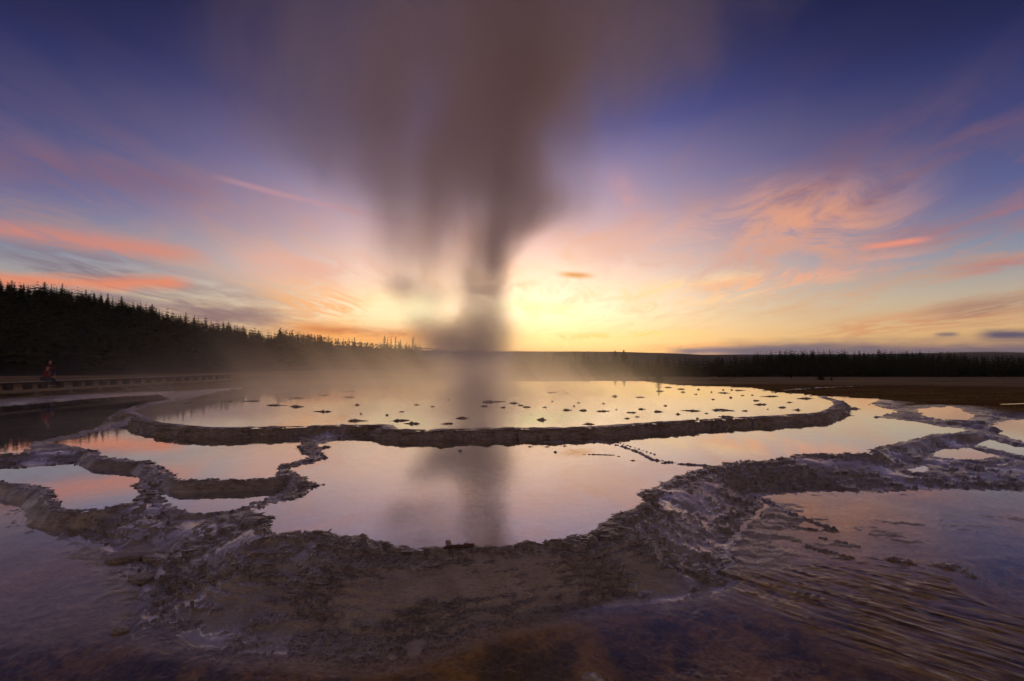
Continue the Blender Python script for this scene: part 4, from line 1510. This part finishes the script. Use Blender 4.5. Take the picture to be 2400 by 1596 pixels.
def hand(w, d, side):
    """palm and five curled fingers from the wrist w, pointing along d (unit x,y,z)"""
    d = Vector(d).normalized()
    s = Vector((side, 0, 0)) - d * d.x * side
    s.normalize()
    n = d.cross(s)
    w = Vector(w)
    palm = w + d * 0.07
    ch = [[(tuple(w), 0.026), (tuple(palm), (0.034))]]
    for i, (o_, l_) in enumerate(((-.03, .065), (-.01, .075), (.01, .07), (.03, .055))):
        b = palm + s * o_ + d * .015
        ch.append([(tuple(palm), .034), (tuple(b), .010), (tuple(b + d * l_ * .55 - n * .01), .009), (tuple(b + d * l_ * .85 - n * .03), .008)])
    th = w + d * .03 - s * .035
    ch.append([(tuple(palm), .034), (tuple(th), .011), (tuple(th + d * .035 - s * .015), .009), (tuple(th + d * .055 - s * .012 - n * .01), .008)])
    return ch


def person(loc, rz, seated, jacket, label, cap):
    root = tag(empty('person', loc, rz), label, 'person')
    # local: x to the figure's left, -y forward, z up, origin under the pelvis at seat or ground
    pel = 0.10 if seated else 0.92
    P0 = (0, 0, pel)
    lean = -0.07 if seated else -0.01
    ch_z = pel + 0.34
    neck = (0, lean * 1.3, pel + 0.55)
    head = (0, lean * 1.6 - .02, pel + 0.68)
    crown_ = (0, lean * 1.6 - .01, pel + 0.78)
    spine = [(P0, .14), ((0, lean * .4, pel + .18), .13), ((0, lean, ch_z), .15), ((0, lean * 1.2, pel + .47), .09), (neck, .055), (head, .085), (crown_, .07)]
    arms, sleeves, legs, trs, shoes = [], [], [], [], []
    for sd_ in (-1, 1):
        sh = (sd_ * .18, lean * 1.1, pel + .45)
        if seated:
            el = (sd_ * .23, lean - .10, pel + .20)
            wr = (sd_ * .10, lean - .30, pel + .12)
            kn = (sd_ * .11, -.42, pel + .01)
            an2 = (sd_ * .12, -.40, pel - .40)
            toe = (sd_ * .13, -.56, pel - .45)
            hd = (-sd_ * .3, -1, -.2)
        else:
            el = (sd_ * .24, lean + .02, pel + .17)
            wr = (sd_ * .22, lean - .08, pel - .06)
            kn = (sd_ * .10, -.02, .48)
            an2 = (sd_ * .11, .02, .08)
            toe = (sd_ * .12, -.16, .03)
            hd = (0, -.2, -1)
        hip = (sd_ * .09, 0, pel - .02)
        arms.append([((0, lean, ch_z), .15), (sh, .06), (el, .043), (wr, .028)] )
        arms += hand(wr, hd, sd_)
        sleeves.append([((0, lean, ch_z), .175), (sh, .08), (el, .062), ((wr[0] * .9 + el[0] * .1, wr[1] * .9 + el[1] * .1, wr[2] * .9 + el[2] * .1), .047)])
        legs.append([(P0, .14), (hip, .085), (kn, .055), (an2, .04), (toe, .035)])
        trs.append([(P0, .155), (hip, .10), (kn, .07), ((an2[0], an2[1], an2[2] + .02), .06)])
        shoes.append([((an2[0], an2[1] + .03, an2[2] - .02), .052), ((an2[0], an2[1] - .05, an2[2] - .04), .05), (toe, .042)])
    skin_mesh('body', [spine] + legs + arms, MAT_SKIN, root)
    skin_mesh('jacket', [[((0, 0, pel - .02), .165), ((0, lean * .4, pel + .18), .165), ((0, lean, ch_z), .175), ((0, lean * 1.2, pel + .47), .12), ((0, lean * 1.25, pel + .53), .075)]] + sleeves, jacket, root)
    skin_mesh('trousers', trs, MAT_JEAN, root)
    for s_ in shoes:
        skin_mesh('shoe', [s_], MAT_SHOE, root)
    hz_ = head[2]
    skin_mesh('cap' if cap else 'hair', [[((0, head[1] + .02, hz_ + .03), .096), ((0, head[1] + .01, hz_ + .10), .085)]], MAT_CAP, root)
    # face: eyes, nose, mouth, ears as small relief on the head
    fv, ff = [], []
    for (x, z, sx_, sz_, y) in ((-.032, .01, .02, .012, -.083), (.032, .01, .02, .012, -.083), (0, -.055, .045, .01, -.078)):
        box(fv, ff, (x, head[1] + y, hz_ + z), (sx_, .012, sz_))
    mesh_obj('face', fv, ff, MAT_CAP, root)
    fv, ff = [], []
    box(fv, ff, (0, head[1] - .09, hz_ - .02), (.022, .03, .04))
    for sd_ in (-1, 1):
        box(fv, ff, (sd_ * .085, head[1] + .01, hz_ - .01), (.018, .03, .055))
    mesh_obj('nose_and_ears', fv, ff, MAT_SKIN, root)
    return root


# seated on the bench top, facing away along the walk; second figure stands on the deck behind
Ys = 30.9
person((BX - 0.12, Ys, DECK + 0.455), R(112), True, MAT_RED, 'person in a bright red jacket and dark cap sitting on the boardwalk bench', True)
person((BX - 0.75, 31.9, DECK + 0.003), R(70), False, MAT_MAROON, 'person in a dark maroon jacket and jeans standing behind the seated one', False)

# ------------------------------------------------------------------ steam
def volume_mat(name):
    m, t, out = new_mat(name)
    pv_ = t.n.new('ShaderNodeVolumePrincipled')
    t.l.new(pv_.outputs[0], out.inputs['Volume'])
    return m, t, pv_


GY0 = 26.8
PXM = F / GY0


def plx_(px):
    return (px - 1117.0) / PXM


def plz_(py):
    return CAM_H + (HORIZON - py) / PXM


PL_X = 0.0 + (1117 - 1200) / PXM
ZTOP = 24.0
# outline of the eruption: photo row -> centre column and half width, dense core and wide thin envelope
CORE = [(925, 1118, 66), (880, 1120, 66), (820, 1115, 72), (770, 1118, 70), (720, 1138, 56), (660, 1140, 60), (610, 1142, 68), (560, 1152, 82), (510, 1190, 115), (440, 1205, 128), (360, 1195, 132), (260, 1192, 150), (150, 1205, 185), (0, 1240, 250), (-120, 1270, 320)]
ENV = [(925, 1112, 90), (860, 1105, 120), (800, 1085, 135), (740, 1072, 140), (680, 1055, 170), (600, 1040, 190), (520, 1045, 240), (440, 1045, 320), (360, 1020, 430), (260, 1020, 540), (150, 1085, 610), (0, 1185, 690), (-120, 1240, 760)]


def plume_mat():
    m, t, pv_ = volume_mat('geyser_steam')
    geo = t.n.new('ShaderNodeNewGeometry')
    P = geo.outputs['Position']
    q_ = t.vm('SUBTRACT', P, (PL_X, GY0, 0))
    x, y, z = t.sep(q_)
    zn = t.m('DIVIDE', z, ZTOP, clamp=True)
    wv = t.vm('MULTIPLY', q_, (0.55, 0.55, 0.22))
    nz = t.noise(wv, 0.8, 1.0, 0.5, color=True)
    wx, wy, wz = t.sep(t.vm('SUBTRACT', nz, (0.5, 0.5, 0.5)))
    grow = t.m('ADD', 0.25, t.m('MULTIPLY', zn, 5.5))
    x2 = t.m('ADD', x, t.m('MULTIPLY', wx, grow))
    y2 = t.m('ADD', y, t.m('MULTIPLY', wy, grow))
    CR, WR = 20.0, 16.0

    def lobe(rows):
        rows = sorted((plz_(r_[0]), plx_(r_[1]), r_[2] / PXM) for r_ in rows)
        c_ = t.curve(zn, [(min(max(a / ZTOP, 0), 1), 0.5 + b / CR) for a, b, w in rows])
        w_ = t.curve(zn, [(min(max(a / ZTOP, 0), 1), w / WR) for a, b, w in rows])
        cx = t.m('MULTIPLY', t.m('SUBTRACT', c_, 0.5), CR)
        rr_ = t.m('MULTIPLY', w_, WR)
        ddx = t.m('SUBTRACT', x2, cx)
        yf = t.m('MULTIPLY', y2, 1.35)
        d = t.m('SQRT', t.m('ADD', t.m('MULTIPLY', ddx, ddx), t.m('MULTIPLY', yf, yf)))
        return t.m('DIVIDE', d, rr_), rr_
    dc, rc = lobe(CORE)
    de, re_ = lobe(ENV)
    fine = t.noise(t.vm('MULTIPLY', q_, (0.5, 0.5, 0.2)), 0.75, 2.0, 0.5, 0.0)
    core = t.rng(dc, 1.25, 0.25)
    env = t.rng(de, 1.15, 0.2)
    thin = t.m('DIVIDE', 1.0, t.m('ADD', rc, 0.6))
    a = t.m('MULTIPLY', t.m('MULTIPLY', core, thin), t.m('MULTIPLY', t.rng(fine, 0.25, 0.7, 0.65, 1.3), t.m('MULTIPLY', t.rng(z, 5.0, 13.0, 3.2, 1.9), t.rng(z, 0.9, 3.4, 0.3, 1.0))))
    thin2 = t.m('DIVIDE', 1.0, t.m('ADD', re_, 0.8))
    b = t.m('MULTIPLY', t.m('MULTIPLY', env, thin2), t.m('MULTIPLY', t.m('MULTIPLY', t.rng(fine, 0.30, 0.70, 0.4, 1.45), t.rng(z, 3.0, 14.0, 0.13, 1.0)), 2.5))
    dens = t.m('ADD', a, b)

    def puff(px, py, rx, rz_, k_, dyy=0.0):
        ax = t.m('DIVIDE', t.m('SUBTRACT', x2, plx_(px)), rx)
        ay = t.m('DIVIDE', t.m('SUBTRACT', y2, dyy), rx)
        azz = t.m('DIVIDE', t.m('SUBTRACT', z, plz_(py)), rz_)
        d = t.m('ADD', t.m('ADD', t.m('MULTIPLY', ax, ax), t.m('MULTIPLY', ay, ay)), t.m('MULTIPLY', azz, azz))
        return t.m('MULTIPLY', t.m('EXPONENT', t.m('MULTIPLY', d, -1.0)), k_)
    for args in ((945, 672, 0.8, 0.55, 0.5), (1010, 690, 0.8, 0.5, 0.25), (1040, 800, 1.05, 0.85, 1.3), (990, 768, 0.7, 0.55, 0.6), (1150, 785, 0.95, 1.0, 1.2), (1300, 470, 1.6, 1.0, 0.30)):
        dens = t.m('ADD', dens, puff(*args))
    # splash and mist at the foot
    foot = t.m('MULTIPLY', t.rng(z, 4.2, 0.8), t.m('EXPONENT', t.m('MULTIPLY', t.m('ADD', t.m('MULTIPLY', x2, x2), t.m('MULTIPLY', y2, y2)), -0.42)))
    dens = t.m('ADD', dens, t.m('MULTIPLY', foot, 0.95))
    t.put(pv_.inputs['Density'], dens)
    t.put(pv_.inputs['Color'], t.ramp(zn, [(0.06, (0.998, 0.985, 0.985, 1)), (0.30, (1.0, 0.925, 0.925, 1))]))
    t.put(pv_.inputs['Anisotropy'], t.rng(z, 1.8, 3.6, 0.86, 0.5))
    return m


MAT_PLUME = plume_mat()
MAT_PLUME.cycles.volume_step_rate = 0.7
# hull around the eruption
rows = sorted((plz_(r_[0]), plx_(r_[1]), r_[2] / PXM) for r_ in ENV)
zs = [0.45] + list(np.linspace(1.5, ZTOP - 0.5, 12))
v, f = [], []
n = 28
for zz in zs:
    cx = float(np.interp(zz, [a[0] for a in rows], [a[1] for a in rows]))
    w = float(np.interp(zz, [a[0] for a in rows], [a[2] for a in rows])) * 1.2 + 1.3 + zz * 0.10
    for i in range(n):
        a = 6.2832 * i / n
        v.append((PL_X + cx + math.cos(a) * w, GY0 + math.sin(a) * w, zz))
for k_ in range(len(zs) - 1):
    for i in range(n):
        j = (i + 1) % n
        f.append((k_ * n + i, k_ * n + j, k_ * n + n + j, k_ * n + n + i))
f.append(tuple(reversed(range(n))))
f.append(tuple(range((len(zs) - 1) * n, len(zs) * n)))
o = mesh_obj('geyser_plume', v, f, MAT_PLUME)
tag(o, 'towering mauve column of water and steam erupting from the upper pool', 'geyser plume', kind='stuff')


def mist_mat():
    m, t, pv_ = volume_mat('drifting_mist')
    geo = t.n.new('ShaderNodeNewGeometry')
    P = geo.outputs['Position']
    x, y, z = t.sep(P)
    h = t.m('SUBTRACT', z, 0.5)
    nz = t.noise(t.vm('MULTIPLY', P, (0.35, 0.25, 0.18)), 0.9, 2, 0.6)
    # mist leans to the left as it rises
    xr = t.m('ADD', x, t.m('MULTIPLY', h, 0.9))
    nz2 = t.noise(t.xyz(t.m('MULTIPLY', xr, 0.9), t.m('MULTIPLY', y, 0.3), t.m('MULTIPLY', z, 0.10)), 1.0, 2, 0.5)
    left = t.rng(x, -26.0, -7.0)
    right = t.rng(x, 11.0, 2.0)
    hs = t.m('ADD', 0.35, t.m('MULTIPLY', t.m('MULTIPLY', t.rng(x, 8.0, -3.0, 0.7, 1.0), nz), 1.9))
    fall = t.m('EXPONENT', t.m('MULTIPLY', t.m('DIVIDE', h, hs), -1.0))
    yy = t.m('MULTIPLY', t.rng(y, 17.0, 23.0), t.rng(y, 47.0, 36.0))
    d = t.m('MULTIPLY', t.m('MULTIPLY', left, right), t.m('MULTIPLY', fall, yy))
    d = t.m('MULTIPLY', d, t.rng(nz2, 0.3, 0.7, 0.25, 1.0))
    d = t.m('MULTIPLY', d, t.m('MULTIPLY_ADD', t.m('EXPONENT', t.m('MULTIPLY', t.m('MULTIPLY', t.m('ADD', x, 2.5), t.m('ADD', x, 2.5)), -0.02)), 0.13, 0.16))
    t.put(pv_.inputs['Density'], d)
    pv_.inputs['Color'].default_value = (1.0, 0.95, 0.87, 1)
    pv_.inputs['Anisotropy'].default_value = 0.90
    return m


v, f = [], []
box(v, f, (-7.5, 32, 3.28), (38, 32, 5.4))
tag(mesh_obj('drifting_mist', v, f, mist_mat()), 'thin warm mist drifting over the upper pool and the hill foot', kind='stuff')


# ------------------------------------------------------------------ evening haze in the valley
HAZE_DENSITY = 0.000035
m, t, pv_ = volume_mat('valley_haze')
pv_.inputs['Density'].default_value = HAZE_DENSITY
pv_.inputs['Color'].default_value = (0.93, 0.92, 0.95, 1)
pv_.inputs['Anisotropy'].default_value = 0.5
v, f = [], []
box(v, f, (0, 0, 55), (34000, 13600, 160))
tag(mesh_obj('haze', v, f, m), kind='stuff')
